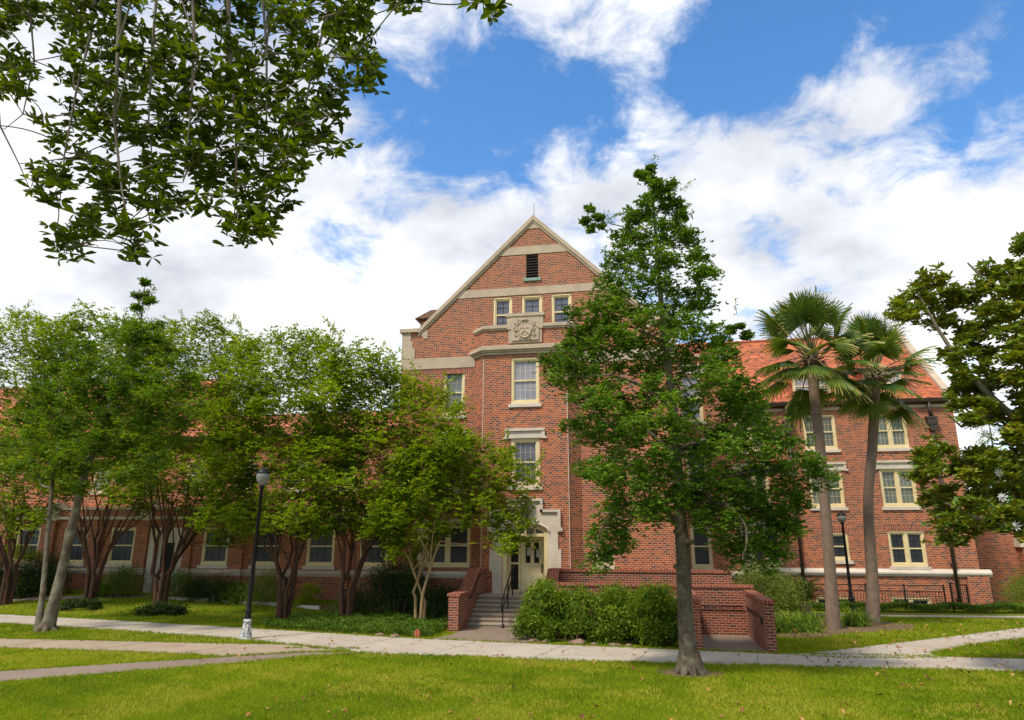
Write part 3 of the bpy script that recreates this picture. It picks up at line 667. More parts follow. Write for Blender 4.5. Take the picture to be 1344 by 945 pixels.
c = MB(); c.box(-5.30, -3.74, YB-.118, YB+.25, 11.66, 12.22); c.box(-5.36, -3.68, YB-.16, YB+.30, 12.22, 12.36); c.box(-5.24, -5.12, YB-.08, YB, 11.05, 11.66) ; c.box(-3.92, -3.80, YB-.08, YB, 11.05, 11.66)
c.box(-5.12, -3.92, YB-.08, YB, 11.05, 11.14); c.box(-5.12, -3.92, YB-.025, YB, 11.14, 11.66)
pb = c.build('crest_panel', 'stone', B)
# inner recess and carved relief of the crest panel
cx0, cz0 = -4.52, 11.66
def arc(cx, cz, r, a0, a1, n=10): return [(cx+r*math.cos(t), YB-.14, cz+r*math.sin(t)) for t in np.linspace(a0, a1, n)]
yy = YB-.135
shield = [(cx0+.25*math.sin(t)*(1.0 if abs(t) < 2.2 else 1.0), cz0-.12-.29*math.cos(t)) for t in np.linspace(-2.1, 2.1, 17)]
c = MB(); c.prism_y([(x, z) for x, z in shield], YB-.165, YB-.02)
c.tube([(x, YB-.16, z) for x, z in shield]+[(shield[0][0], YB-.16, shield[0][1])], .03, 6)
c.tube([(cx0-.16, YB-.175, cz0-.26), (cx0, YB-.175, cz0-.08), (cx0+.16, YB-.175, cz0-.26)], .022, 5)
for px_, pz_ in ((-.1, .05), (.1, .05), (0, -.28)): c.lathe(cx0+px_, YB-.17, [(0, cz0+pz_-.035), (.035, cz0+pz_), (0, cz0+pz_+.035)], 8)
for sg in (-1, 1):
    for (ox, oz, r) in ((.40, .26, .10), (.42, .02, .12), (.40, -.26, .10), (.26, .34, .08), (.22, -.44, .06)):
        a0 = rng.uniform(0, 3); c.tube([(cx0+sg*(ox+r*(1-.06*k)*math.cos(a0+k*.55)), YB-.14, cz0+oz+r*(1-.06*k)*math.sin(a0+k*.55)) for k in range(11)], .02, 5)
    c.tube([(cx0+sg*.20, YB-.14, cz0+.30), (cx0+sg*.36, YB-.15, cz0+.12), (cx0+sg*.30, YB-.14, cz0-.1), (cx0+sg*.44, YB-.14, cz0-.14)], .022, 5)
c.tube([(cx0-.12, YB-.16, cz0+.33), (cx0-.07, YB-.17, cz0+.41), (cx0, YB-.17, cz0+.35), (cx0+.07, YB-.17, cz0+.41), (cx0+.12, YB-.16, cz0+.33)], .03, 6)
c.build('relief', 'stone', pb)
c = MB()
c.poly([(-5.12, YB-.125, 11.14), (-3.92, YB-.125, 11.14), (-3.92, YB-.125, 12.2), (-5.12, YB-.125, 12.2)]) 
c.build('carved_ground', 'stone', pb)
# ---- entrance: stone surround with an arch, cream frame, door
ecx = -4.55; ow = 0.92; oh = 3.2; rise = 0.33
arcp = [(ecx+ow*math.cos(t), oh+rise*math.sin(t)) for t in np.linspace(0, math.pi, 17)]
outl = [(-3.64, 0.9)] + [(-3.64, oh)] + [(x, z) for x, z in arcp[1:-1]] + [(ecx-ow, oh), (ecx-ow, 0.9),
        (-5.86, 0.9), (-5.86, 1.75), (-5.98, 1.75), (-5.98, 2.6), (-5.86, 2.6), (-5.86, 3.25), (-5.95, 3.25), (-5.95, 3.42), (-5.86, 3.42), (-5.86, 4.02), (-5.17, 4.02), (-5.17, 4.45),
        (-3.93, 4.45), (-3.93, 4.02), (-3.24, 4.02), (-3.24, 3.42), (-3.15, 3.42), (-3.15, 3.25), (-3.24, 3.25), (-3.24, 2.6), (-3.12, 2.6), (-3.12, 1.75), (-3.24, 1.75), (-3.24, .9)]
c = MB(); c.prism_y(outl, YB-.05, YB+.02)
es = c.build('door_surround', 'stone_light', B)
c = MB()
for x0, x1, z0, z1 in ((-5.27, -3.83, 4.45, 4.56), (-5.27, -5.17, 4.02, 4.45), (-3.93, -3.83, 4.02, 4.45), (-5.98, -5.17, 4.02, 4.12), (-3.93, -3.12, 4.02, 4.12), (-5.98, -5.87, 3.42, 4.02), (-3.23, -3.12, 3.42, 4.02), (-6.05, -5.87, 3.28, 3.42), (-3.23, -3.05, 3.28, 3.42)):
    c.box(x0, x1, YB-.13, YB-.0, z0+.001, z1)
c.tube([(ecx+(ow+.06)*math.cos(t), YB-.07, oh+.03+(rise+.06)*math.sin(t)) for t in np.linspace(0.05, math.pi-.05, 21)], .035, 8)
c.build('hood_mould', 'stone_light', es)
# cream timber frame with arched light
c = MB()
for sx in (-5.46, -3.80): c.box(sx, sx+.16, YB+.03, YB+.22, .93, oh)
inn = [(ecx+(ow-.16)*math.cos(t), oh+(rise-.12)*math.sin(t)) for t in np.linspace(0, math.pi, 17)]
for (p, q_), (r_, s_) in zip(zip(arcp, arcp[1:]), zip(inn, inn[1:])): c.prism_y([p, q_, s_, r_], YB+.03, YB+.22)
c.box(-5.30, -3.80, YB+.03, YB+.22, 3.08, 3.20)
for k in range(1, 4):
    x = ecx-(ow-.16)+2*(ow-.16)*k/4; c.box(x-.03, x+.03, YB+.06, YB+.12, 3.2, 3.2+.9*(rise-.1)*math.sin(math.acos(min(1, abs(x-ecx)/(ow-.16)))))
c.build('door_frame', 'cream', B)
c = MB(); c.prism_y([(x, z) for x, z in inn], YB+.13, YB+.14); c.build('fanlight', 'pane_mid', B)
# porch recess: side walls, ceiling, back
c = MB(); YD = 28.3
c.poly([(-5.42, YB+.2, .93), (-5.42, YD, .93), (-5.42, YD, 3.1), (-5.42, YB+.2, 3.1)]); c.poly([(-3.68, YB+.2, .93), (-3.68, YD, .93), (-3.68, YD, 3.1), (-3.68, YB+.2, 3.1)])
c.poly([(-5.42, YB+.2, 3.1), (-3.68, YB+.2, 3.1), (-3.68, YD, 3.1), (-5.42, YD, 3.1)]); c.poly([(-5.42, YD+.08, .93), (-3.68, YD+.08, .93), (-3.68, YD+.08, 3.1), (-5.42, YD+.08, 3.1)])
c.box(-5.42, -5.26, YD-.04, YD+.07, .93, 3.1)
c.box(-4.95, -4.88, YD-.04, YD+.07, .93, 3.1); c.box(-5.26, -4.95, YD-.04, YD+.07, 2.0, 2.08); c.box(-5.26, -4.95, YD-.04, YD+.07, .93, 1.03)
c.build('porch', 'door', B)
c = MB(); c.poly([(-5.26, YD+.02, 1.03), (-4.95, YD+.02, 1.03), (-4.95, YD+.02, 3.1), (-5.26, YD+.02, 3.1)]); c.build('sidelight', 'dark', B)
c = MB(); wall(c, -4.87, -3.70, .95, 3.08, YD-.02, [(-4.66, -4.46, 2.06, 2.86), (-4.31, -4.11, 2.06, 2.86)], (), .05)
dr = c.build('door', 'door', B)
c = MB()
for a in (-4.66, -4.31): c.poly([(a, YD+.01, 2.06), (a+.2, YD+.01, 2.06), (a+.2, YD+.01, 2.86), (a, YD+.01, 2.86)])
c.build('pane', 'dark', dr)
c = MB(); c.box(-4.02, -3.96, YD-.05, YD-.021, 1.68, 2.03); c.tube([(-3.99, YD-.05, 1.75), (-3.99, YD-.09, 1.78), (-3.99, YD-.09, 1.95), (-3.99, YD-.05, 1.98)], .012, 6); c.build('handle', 'bronze', dr)
# ---- left pair of ground floor windows: stone surround
c = MB()
for x0, x1, z0, z1 in ((-9.03, -8.84, 1.75, 3.57), (-8.98, -6.83, 3.565, 3.78)): c.box(x0, x1, YG-.04, YG+.03, z0, z1)
for z in (2.1, 2.8, 3.3): c.box(-9.13, -9.031, YG-.038, YG+.03, z, z+.26)
c.build('window_surround', 'stone_light', B)
# ---- water table round the building

wt = MB()
def wtable(mb, x0, x1, Y, z0=1.46, z1=1.72):
    mb.box(x0, x1, Y-.07, Y+.02, z0, z0+.098); mb.prism_x([(Y+.02, z0+.10), (Y-.14, z0+.10), (Y-.14, z0+.17), (Y-.02, z1), (Y+.02, z1)], x0, x1)
wtable(wt, GX0-.05, -6.9, YG, 1.46, 1.72); wt.build('water_table', 'stone_light', B); wt = MB(); wtable(wt, -2.3, GX1+.05, YG)
wt.build('water_table', 'stone_light', B)
# ---- link wall between gable and right wing
k = MB(); hk = [window(1.96, 2.92, 8.08, 10.25, YK, 1, (3, 2), 'pane_blind', 'stone_light', 'stone'), window(2.02, 2.9, 4.9, 6.9, YK, 1, (3, 2), 'pane_mid', 'stone_light', 'stone'), window(2.02, 2.9, 1.8, 3.6, YK, 1, (1, 1), 'pane_dark', 'stone_light', 'soldier')]
wall(k, 1.5, 4.0, 0, 10.95, YK, hk); k.poly([(4.0, YK, 0), (4.0, YR, 0), (4.0, YR, 10.95), (4.0, YK, 10.95)]); k.poly([(1.5, YK, 10.95), (4, YK, 10.95), (4, YR+3, 10.95), (1.5, YR+3, 10.95)])
k.build('wall', 'brick', B)
c = MB(); c.box(1.5, 4.08, YK-.08, YK+.4, 10.95, 11.12); c.build('coping', 'stone', B)
wt = MB(); wtable(wt, 1.77, 4.08, YK); wt.build('water_table', 'stone_light', B)
# ---- right wing
rx0, rx1 = 3.0, 15.12
r = MB()
hr = [window(8.17, 9.70, 7.33, 9.08, YR, 2, (3, 2), 'pane_green', 'stone_light'), window(11.42, 12.95, 7.33, 9.06, YR, 2, (3, 2), 'pane_green', 'stone_light'), window(4.88, 6.3, 7.33, 9.06, YR, 2, (3, 2), 'pane_green', 'stone_light'),
      window(8.17, 9.72, 4.54, 6.30, YR, 2, (3, 2), 'pane_green', 'stone_light', 'stone'), window(11.42, 12.98, 4.54, 6.34, YR, 2, (3, 2), 'pane_green', 'stone_light', 'stone'), window(4.88, 6.3, 4.54, 6.3, YR, 2, (3, 2), 'pane_mid', 'stone_light', 'stone'),
      window(8.80, 9.66, 2.06, 3.34, YR, 1, (2, 2), 'pane_dark', 'stone_light', 'soldier', mw=.012, muntin='black'), window(11.42, 13.0, 1.82, 3.42, YR, 2, (2, 2), 'pane_dark', 'stone_light', 'soldier', mw=.012, muntin='black'), window(5.2, 6.6, 1.8, 3.5, YR, 2, (1, 1), 'pane_dark', None),
      window(7.92, 9.65, -.25, .42, YR, 2, (2, 1), 'pane_dark', None, cas=.09, apron=.09), window(11.2, 12.9, -.25, .46, YR, 2, (2, 1), 'pane_dark', None, cas=.09, apron=.09)]
wall(r, rx0, rx1, -.6, 9.55, YR, hr)
r.poly([(rx1, YR, -.6), (rx1, YR+12, -.6), (rx1, YR+12, 9.55), (rx1, YR, 9.55)]); r.poly([(rx1, YR, 9.55), (rx1, YR+12, 9.55), (rx1, YR+6, 14.7)])
r.box(rx1-.6, rx1+.30, YR-.10, YR+6, -.3, 1.45)
r.build('wall', 'brick', B)
wt = MB(); wtable(wt, 4.0, rx1+.45, YR, 1.40, 1.72); wt.build('water_table', 'stone_light', B)
c = MB()
for x0, x1, z0, z1 in ((4.75, 5.19, 1.75, 3.9), (5.19, 6.62, 3.51, 3.9)): c.box(x0, x1, YR-.05, YR+.03, z0, z1)
c.build('window_surround', 'stone_light', B)
c = MB(); c.box(rx0, rx1+.02, YR-.06, YR+.02, 9.30, 9.44); c.build('eaves_band', 'stone', B)
c = MB(); c.prism_x([(YR+.02, 9.50), (YR-.20, 9.50), (YR-.30, 9.55), (YR-.34, 9.70), (YR-.16, 9.72), (YR+.02, 9.6)], rx0, rx1-.25); c.build('gutter', 'bronze', B)
ry, rz = 41.2, 14.5
c = MB(); c.poly([(0.0, YR-.22, 9.74), (rx1-.28, YR-.22, 9.74), (rx1-.28, ry, rz), (0.0, ry, rz)]); c.poly([(0.0, ry, rz), (rx1-.28, ry, rz), (rx1-.28, ry+5.2, 9.7), (0.0, ry+5.2, 9.7)])
rf = c.build('roof', 'tile', B)
c = MB(); c.tube([(0, ry, rz+.02), (rx1-.28, ry, rz+.02)], .09, 8); c.build('ridge', 'tile', rf)
c = MB(); c.prism_x([(YR-.1, 9.55), (YR+.3, 9.55), (ry, rz-.1), (ry, rz+.32), (YR-.1, 10.05)], rx1-.30, rx1+.06); c.box(rx1-.34, rx1+.12, YR-.16, YR+.5, 9.3, 9.75); c.build('coping', 'stone', B)
# dormers
for x0, x1 in ((7.92, 9.84), (11.35, 13.25)):
    Yd = YR+.45; zt = 11.35; rt = lambda z: YR-.22+(z-9.74)*(ry-YR+.22)/(rz-9.74)
    c = MB(); c.poly([(x0, Yd, 10.0), (x1, Yd, 10.0), (x1, Yd, zt), (x0, Yd, zt)])
    for x in (x0, x1): c.poly([(x, Yd, 9.9), (x, Yd, zt), (x, rt(zt), zt)])
    dm = c.build('dormer', 'tile', B)
    c = MB(); c.prism_x([(Yd-.18, zt-.02), (Yd-.18, zt+.10), (rt(zt+.35), zt+.40), (rt(zt+.35), zt+.28)], x0-.14, x1+.14); c.build('dormer_roof', 'bronze', dm)
    c = MB(); P = MB(); mt = MB(); z0, z1 = 10.02, 11.28; n = 2; wi = (x1-x0-.1)/2
    for i in range(2):
        a = x0+.05+i*wi; b_ = a+wi
        for (l, rr, lo, hi) in ((a, a+.13, z0, z1), (b_-.13, b_, z0, z1), (a+.13, b_-.13, z0, z0+.15), (a+.13, b_-.13, z1-.13, z1), (a+.13, b_-.13, (z0+z1)/2-.03, (z0+z1)/2+.03)): c.box(l, rr, Yd-.06, Yd-.002, lo, hi)
        P.poly([(a+.13, Yd-.02, z0+.1), (b_-.13, Yd-.02, z0+.1), (b_-.13, Yd-.02, z1-.1), (a+.13, Yd-.02, z1-.1)])
        for j in range(1, 4): xx = a+.13+(wi-.26)*j/4; mt.box(xx-.012, xx+.012, Yd-.03, Yd-.021, z0+.1, z1-.1)
        for zz in (10.4, 10.9): mt.box(a+.13, b_-.13, Yd-.032, Yd-.021, zz-.012, zz+.012)
    fr = c.build('dormer_window', 'cream', dm)
    pp = P.build('dormer_pane', 'pane_blind', dm); mt.build('dormer_muntin', 'stone_light', dm)
# downpipes with conductor heads
for x in (7.42, 14.02):
    c = MB(); c.tube([(x, YR-.16, 9.4), (x, YR-.16, -.2)], .075, 10)
    for z in (7.2, 4.4, 1.9, .4): c.box(x-.11, x+.11, YR-.22, YR-.02, z, z+.07)
    pd = c.build('downpipe', 'bronze', B)
    c = MB(); c.box(x-.24, x+.24, YR-.36, YR-.02, 8.72, 8.80); c.box(x-.21, x+.21, YR-.33, YR-.02, 8.42, 8.72); c.prism_y([(x-.21, 8.42), (x+.21, 8.42), (x+.09, 8.12), (x-.09, 8.12)], YR-.30, YR-.02); c.tube([(x, YR-.2, 8.8), (x, YR-.2, 9.55)], .08, 8); c.build('conductor_head', 'bronze', pd)
# small annex at the far right
c = MB(); c.box(15.8, 18.9, 40.5, 44, -.2, 3.75); c.prism_y([(15.9, 3.95), (17.9, 3.95), (16.9, 4.75)], 40.4, 40.8); c.box(18.9, 19.4, 39.9, 41, -.2, 2.7); c.build('annex_wall', 'brick', B)
c = MB(); c.box(15.75, 18.95, 40.3, 44.1, 3.75, 3.93); c.prism_y([(15.75, 3.93), (15.95, 3.93), (16.9, 4.70), (17.85, 3.93), (18.05, 3.93), (16.9, 4.95)], 40.33, 40.9); c.prism_y([(18.8, 2.7), (19.5, 2.7), (19.3, 3.15), (18.8, 3.15)], 39.85, 41); c.build('coping', 'stone_light', B)
# ---- left wing, one tall storey with piers and a stone cornice
l = MB(); lx0, lx1 = -46.0, -10.2
cs = [-12.2, -14.85, -17.6, -20.3, -25.43, -28.15, -30.9, -33.6, -36.3, -39]
hl = [window(x-.70, x+.70, 1.76, 3.52, YL, 1, (3, 2), 'pane_dark', 'stone_light', None, mw=.012, muntin='black') for x in cs]
hd = (-23.45, -22.35, .45, 3.1)
wall(l, lx0, lx1, -.3, 4.4, YL, hl+[hd]); l.poly([(lx0, YL, 4.4), (lx1, YL, 4.4), (lx1, YT, 4.4), (lx0, YT, 4.4)])
for x in (-13.55, -16.3, -18.95, -21.7, -24.15, -26.8, -29.5, -32.3, -35): l.box(x-.22, x+.22, YL-.16, YL+.02, 0.0, 3.86)
l.build('wall', 'brick', B)
wt = MB(); wtable(wt, lx0, -23.8, YL, 1.30, 1.58); wtable(wt, -22.0, lx1, YL, 1.30, 1.58)
for x in (-13.55, -16.3, -18.95, -21.7, -24.15, -26.8, -29.5, -32.3, -35): wt.box(x-.27, x+.27, YL-.24, YL-.161, 1.30, 1.6)
wt.build('water_table', 'stone', B)
c = MB(); c.box(lx0, lx1, YL-.10, YL+.02, 3.92, 4.05); c.box(lx0, lx1, YL-.04, YL+.3, 4.4, 4.52)
for x in (-13.55, -18.95, -24.15, -29.5, -35):
    c.box(x-.30, x+.30, YL-.26, YL+.05, 3.865, 3.915); c.box(x-.26, x+.26, YL-.22, YL+.05, 4.055, 4.398); c.box(x-.32, x+.32, YL-.26, YL+.35, 4.525, 4.75)
c.build('cornice', 'stone_light', B)
c = MB()
for x0, x1, z0, z1 in ((-23.85, -23.45, .3, 3.5), (-22.35, -21.95, .3, 3.5), (-23.45, -22.35, 3.1, 3.5)): c.box(x0, x1, YL-.08, YL+.03, z0, z1)
c.build('door_surround', 'stone_light', B)
c = MB(); wall(c, hd[0], hd[1], hd[2], hd[3], YL+.1, [(-23.25, -22.55, 1.4, 2.8)], (), .04); dr2 = c.build('door', 'stone_light', B)
c = MB(); c.poly([(-23.25, YL+.14, 1.4), (-22.55, YL+.14, 1.4), (-22.55, YL+.14, 2.8), (-23.25, YL+.14, 2.8)]); c.build('pane', 'dark', dr2)
# taller ranges behind the left wing
t = MB()
ht = [window(x-.6, x+.6, 5.6, 7.3, YT, 1, (3, 2), 'pane_green', 'stone_light') for x in (-12.6, -15.6, -18.6, -21.6, -24.6, -27.6, -30.6)]
wall(t, -46, -10.2, 4.3, 8.6, YT, ht); t.build('wall', 'brick', B)
c = MB(); c.poly([(-46, YT-.3, 8.6), (-10.2, YT-.3, 8.6), (-10.2, 39, 10.6), (-46, 39, 10.6)]); c.poly([(-46, 39, 10.6), (-10.2, 39, 10.6), (-10.2, 45, 8), (-46, 45, 8)])
c.prism_x([(YT+.3, 9.0), (41, 13.6), (46, 9.0)], -46, -27.5); c.build('roof', 'tile', B)
c = MB(); c.box(-46, -10.2, YT-.42, YT-.3, 8.42, 8.62); c.build('gutter', 'bronze', B)
# roof of the gabled block and its little dormer at the left
c = MB(); c.poly([(AX, YG+.4, AZ-.35), (GX0, YG+.4, AZ-.35-SL*5.98), (GX0, 45, AZ-.35-SL*5.98), (AX, 45, AZ-.35)]); c.poly([(AX, YG+.4, AZ-.35), (GX1, YG+.4, AZ-.35-SL*5.98), (GX1, 45, AZ-.35-SL*5.98), (AX, 45, AZ-.35)]); c.build('roof', 'tile', B)
c = MB(); c.box(-9.85, -8.6, 29.4, 30.6, 11.0, 12.95); dm = c.build('side_dormer', 'brick', B)
c = MB(); c.prism_y([(-10.08, 13.02), (-8.3, 13.02), (-8.6, 13.40), (-9.3, 13.40)], 29.2, 30.8); c.build('dormer_roof', 'tile_dark', dm); c = MB(); c.box(-9.97, -8.5, 29.3, 30.7, 12.95, 13.018); c.build('eaves', 'bronze', dm)
build_windows()
# ================================================================== steps, flank walls, ramp
st = empty('entrance_steps', (-4.8, 25, 0), 'six concrete steps rising between brick cheek walls to the cream door', 'steps')
nz = 7; zt = 0.93
c = MB(); nb = MB()
for i in range(nz):
    y0 = 24.65+i*.27; z1 = zt*(i+1)/nz
    c.box(-6.12, -3.47, y0+.02, 28.35 if i == nz-1 else y0+.30, z1-zt/nz-.02, z1-.045)
    nb.box(-6.12, -3.47, y0, (28.36 if i == nz-1 else y0+.29), z1-.045, z1)
c.build('riser', 'step', st); nb.build('tread', 'step_nose', st)
def cheek(x0, x1, name, label, yf=23.4, yl=24.9):
    e = empty(name, (x0, yf, 0), label, 'wall')
    c = MB(); c.prism_x([(yf, -.05), (yf, 1.10), (yl, 1.10), (26.3, 1.82), (27.47, 1.82), (27.47, -.05)], x0, x1); c.build('wall', 'brick_low', e)
    c = MB(); c.prism_x([(yf-.03, 1.103), (yf-.03, 1.19), (yl, 1.19), (26.3, 1.91), (27.47, 1.91), (27.47, 1.823), (26.3, 1.823), (yl, 1.103)], x0-.04, x1+.04); c.build('coping', 'cap', e)
    return e
lw_ = cheek(-6.48, -6.13, 'cheek_wall', 'sloping brick cheek wall left of the entrance steps', 23.4, 24.95)
cheek(-3.46, -3.12, 'cheek_wall', 'sloping brick cheek wall right of the entrance steps, behind the clipped hedge', 24.3, 25.2)
wh = MB(); wh.tube([(-6.07, 24.75, .98), (-6.07, 24.95, .98), (-6.07, 26.3, 1.70), (-6.07, 26.8, 1.70)], .022, 8)
for y, z in ((24.95, .98), (26.3, 1.70)): wh.tube([(-6.07, y, z-.02), (-6.12, y, z-.06)], .012, 6)
wh.build('wall_rail', 'black', lw_)
hr_ = empty('handrail', (-4.85, 25, 0), 'black steel handrail with three posts running down the entrance steps', 'handrail')
hx = -4.86
c = MB()
for dz in (0.0, -.36):
    pts = [(hx, 24.45, .92+dz), (hx, 24.62, 1.0+dz), (hx, 26.45, 1.95+dz), (hx, 26.85, 1.98+dz)]
    if dz == 0: pts = [(hx, 24.45, .60), (hx, 24.36, .68), (hx, 24.36, .84)]+pts
    c.tube(pts, .024, 8)
c.build('rail', 'black', hr_)
for y, z0, z1 in ((24.62, 0, 1.0), (25.55, .40, 1.48), (26.5, .92, 1.95)):
    p = MB(); p.tube([(hx, y, z0), (hx, y, z1)], .022, 8); p.box(hx-.05, hx+.05, y-.05, y+.05, z0, z0+.012); p.build('post', 'black', hr_)
rp = empty('ramp_wall', (0, 26.9, 0), 'long brick parapet of the access ramp under the windows right of the door', 'wall')
c = MB(); c.box(-3.10, 3.1, 26.75, 27.05, -.05, 1.80); c.build('wall', 'brick_low', rp)
c = MB(); c.box(-3.11, 3.14, 26.71, 27.09, 1.803, 1.90); c.build('coping', 'cap', rp)
rp = empty('ramp_wall', (0, 24.4, 0), 'lower brick ramp wall closing the back of the ramp entrance', 'wall')
c = MB(); c.box(-3.0, 3.44, 24.35, 24.65, -.05, 1.44); c.build('wall', 'brick_low', rp)
c = MB(); c.box(-3.04, 3.48, 24.31, 24.69, 1.443, 1.53); c.build('coping', 'cap', rp)
c = MB(); c.tube([(1.6, 24.27, .88), (3.1, 24.27, .88)], .022, 8)
for x in (1.9, 2.8): c.tube([(x, 24.27, .86), (x, 24.34, .80)], .012, 6)
c.build('wall_rail', 'black', rp)
for x0, x1, xr, sd_, lab in ((1.20, 1.50, 1.54, 1, 'short brick wall on the left of the ramp entrance behind the big oak trunk'), (3.20, 3.46, 3.16, -1, 'short brick wall on the right of the ramp entrance beside the lawn')):
    e = empty('ramp_wall', (x0, 20.8, 0), lab, 'wall')
    c = MB(); c.prism_x([(20.78, -.05), (20.78, 1.24), (24.3, 1.30), (24.3, -.05)], x0, x1); c.build('wall', 'brick_low', e)
    c = MB(); c.prism_x([(20.75, 1.243), (20.75, 1.33), (24.3, 1.39), (24.3, 1.303)], x0-.03, x1+.03); c.build('coping', 'cap', e)
    c = MB(); c.tube([(xr, 21.2, .66), (xr, 21.1, .72), (xr, 21.2, .84), (xr, 24.1, .90)], .022, 8)
    for y in (21.9, 23.4): c.tube([(xr, y, .85), (xr-sd_*.05, y, .80)], .012, 6)
    c.build('wall_rail', 'black', e)
# stone step at the left wing door
c = MB(); c.box(-23.9, -21.6, 29.7, 30.95, .05, .38); c.box(-24.1, -21.4, 29.3, 30.95, .0, .24)
tag(c.build('door_step', 'stone_light'), 'low pale stone doorstep in front of the pale door of the left wing', 'step')
c = MB()
for a, b in (((-21.2, 29.1), (-19.0, 28.9)), ((-18.2, 28.8), (-15.2, 28.4)), ((-14.4, 28.3), (-13.2, 27.9))):
    d = unit(np.array(b)-np.array(a)); n = np.array((-d[1], d[0]))*.05
    z = float(gh((a[0]+b[0])/2, a[1])); c.prism_z([(a[0]-n[0], a[1]-n[1]), (b[0]-n[0], b[1]-n[1]), (b[0]+n[0], b[1]+n[1]), (a[0]+n[0], a[1]+n[1])], z-.1, z+.12)
tag(c.build('bed_edging', 'stone_light'), 'pale stone edging strips between the lawn and the shrub bed of the left wing', 'edging')
# notices on the door
for i, (x, z, w_, h_) in enumerate(((-4.60, 2.35, .21, .32), (-4.22, 2.28, .20, .30))):
    n = MB(); n.box(x, x+w_, YD-.045, YD-.042, z, z+h_)
    o = n.build('paper_notice', 'paper'); tag(o, ('paper notice taped over the left glass slot of the cream door', 'paper notice taped over the right glass slot of the cream door')[i], 'notice', 'notices on the entrance door')
# lantern over the door
L = empty('wall_lantern', (-4.55, 27.2, 3.7), 'small bronze hanging lantern with a pale finial above the arched doorway', 'lantern')
c = MB(); c.lathe(-4.52, 27.17, [(0.0, 3.66), (.05, 3.70), (.15, 3.76)], 6); c.lathe(-4.52, 27.17, [(.17, 4.28), (.18, 4.32), (.10, 4.40), (.03, 4.44), (0, 4.5)], 6)
for k in range(6):
    a = k*math.pi/3; c.tube([(-4.52+.14*math.cos(a), 27.17+.14*math.sin(a), 3.76), (-4.52+.16*math.cos(a), 27.17+.16*math.sin(a), 4.28)], .014, 4)
c.tube([(-4.52, 27.17, 4.42), (-4.52, 27.17, 4.50), (-4.52, 27.42, 4.50)], .018, 6); c.build('cage', 'bronze', L)
c = MB(); c.lathe(-4.52, 27.17, [(.13, 3.76), (.15, 4.28)], 6); c.build('glass', 'pane_mid', L)
c = MB(); c.lathe(-4.52, 27.26, [(.26, 4.57), (.2, 4.61), (.08, 4.66), (.03, 4.72), (0, 4.76)], 12); c.build('canopy', 'stone_light', L)

# ================================================================== street lamps
def lamp(x, y, h, label, lean=0.0, worn=True):
    e = empty('street_lamp', (x, y, 0), label, 'street lamp')
    def build(mb, name, mat):
        for i, v in enumerate(mb.v): mb.v[i] = (v[0]+lean*v[2], v[1], v[2])
        return mb.build(name, mat, e)
    c = MB(); c.lathe(x, y, [(.20, 0), (.20, .05), (.17, .07), (.175, .12), (.14, .18), (.12, .30), (.10, .46), (.13, .50), (.13, .54), (.09, .58)], 16)
    for k in range(8):
        a = k*math.pi/4; c.tube([(x+.165*math.cos(a), y+.165*math.sin(a), .08), (x+.12*math.cos(a), y+.12*math.sin(a), .30), (x+.10*math.cos(a), y+.10*math.sin(a), .46)], .018, 5)
    build(c, 'base', 'white_worn' if worn else 'black')
    c = MB(); c.lathe(x, y, [(.09, .58), (.095, .66), (.075, .70), (.09, .76), (.09, .82), (.07, .86), (.068, 1.0), (.05, h*.86), (.075, h*.865), (.08, h*.88), (.05, h*.885)], 14); build(c, 'pole', 'black')
    c = MB(); c.lathe(x, y, [(.08, h*.885), (.15, h*.90), (.20, h*.925), (.205, h*.945), (.19, h*.96)], 18); g_ = build(c, 'globe', 'globe')
    c = MB(); c.lathe(x, y, [(.215, h*.955), (.215, h*.962), (.17, h*.972), (.12, h*.984), (.05, h*.989), (.02, h*.996), (.028, h*.998), (0, h*1.006)], 18); build(c, 'cap', 'black')
m_, t_, b_ = new_mat('frosted_lamp_globe', 0.25); b_.inputs['Base Color'].default_value = (.28, .27, .25, 1); b_.inputs['Transmission Weight'].default_value = 0.25; M['globe'] = m_
lamp(-11.94, 20.31, 5.2, 'tall black street lamp with a peeling white base at the edge of the left pavement', 0.012)
lamp(8.85, 33.6, 4.25, 'black street lamp behind the left palm trunk in front of the right wing', 0.0, False)

# ================================================================== areaway railing at the right wing
rl = empty('areaway_railing', (10, 34.9, 0), 'long black iron railing round the basement area of the right wing', 'railing')
YR2 = 34.9; xa, xb = 6.6, 13.1
c = MB(); c.box(xa, xb, YR2-.02, YR2+.02, 1.02, 1.06); c.box(xa, xb, YR2-.015, YR2+.015, .78, .81); c.box(xa, xb, YR2-.015, YR2+.015, .10, .13)
x = xa
while x < xb: c.box(x-.008, x+.008, YR2-.008, YR2+.008, .13, .78); x += .13
c.build('rail', 'black', rl)
for x in np.arange(xa, xb+.01, 1.62):
    p = MB(); p.box(x-.025, x+.025, YR2-.025, YR2+.025, 0, 1.1); p.build('post', 'black', rl)
gt = empty('iron_gate', (13.3, 34.6, 0), 'narrow black iron gate at the right end of the areaway railing', 'gate')
c = MB(); c.box(13.2, 13.26, 34.5, 34.56, 0, 1.22); c.box(14.0, 14.06, 34.9, 34.96, 0, 1.12)
c.tube([(13.22, 34.53, 1.18), (14.03, 34.93, 1.08)], .02, 4); c.tube([(13.22, 34.53, .12), (14.03, 34.93, .12)], .02, 4)
c.build('frame', 'black', gt); c = MB()
for k in range(1, 8): c.tube([(13.22+.1*k, 34.53+.05*k, .12), (13.22+.1*k, 34.53+.05*k, 1.1)], .009, 4)
c.build('bars', 'black', gt)

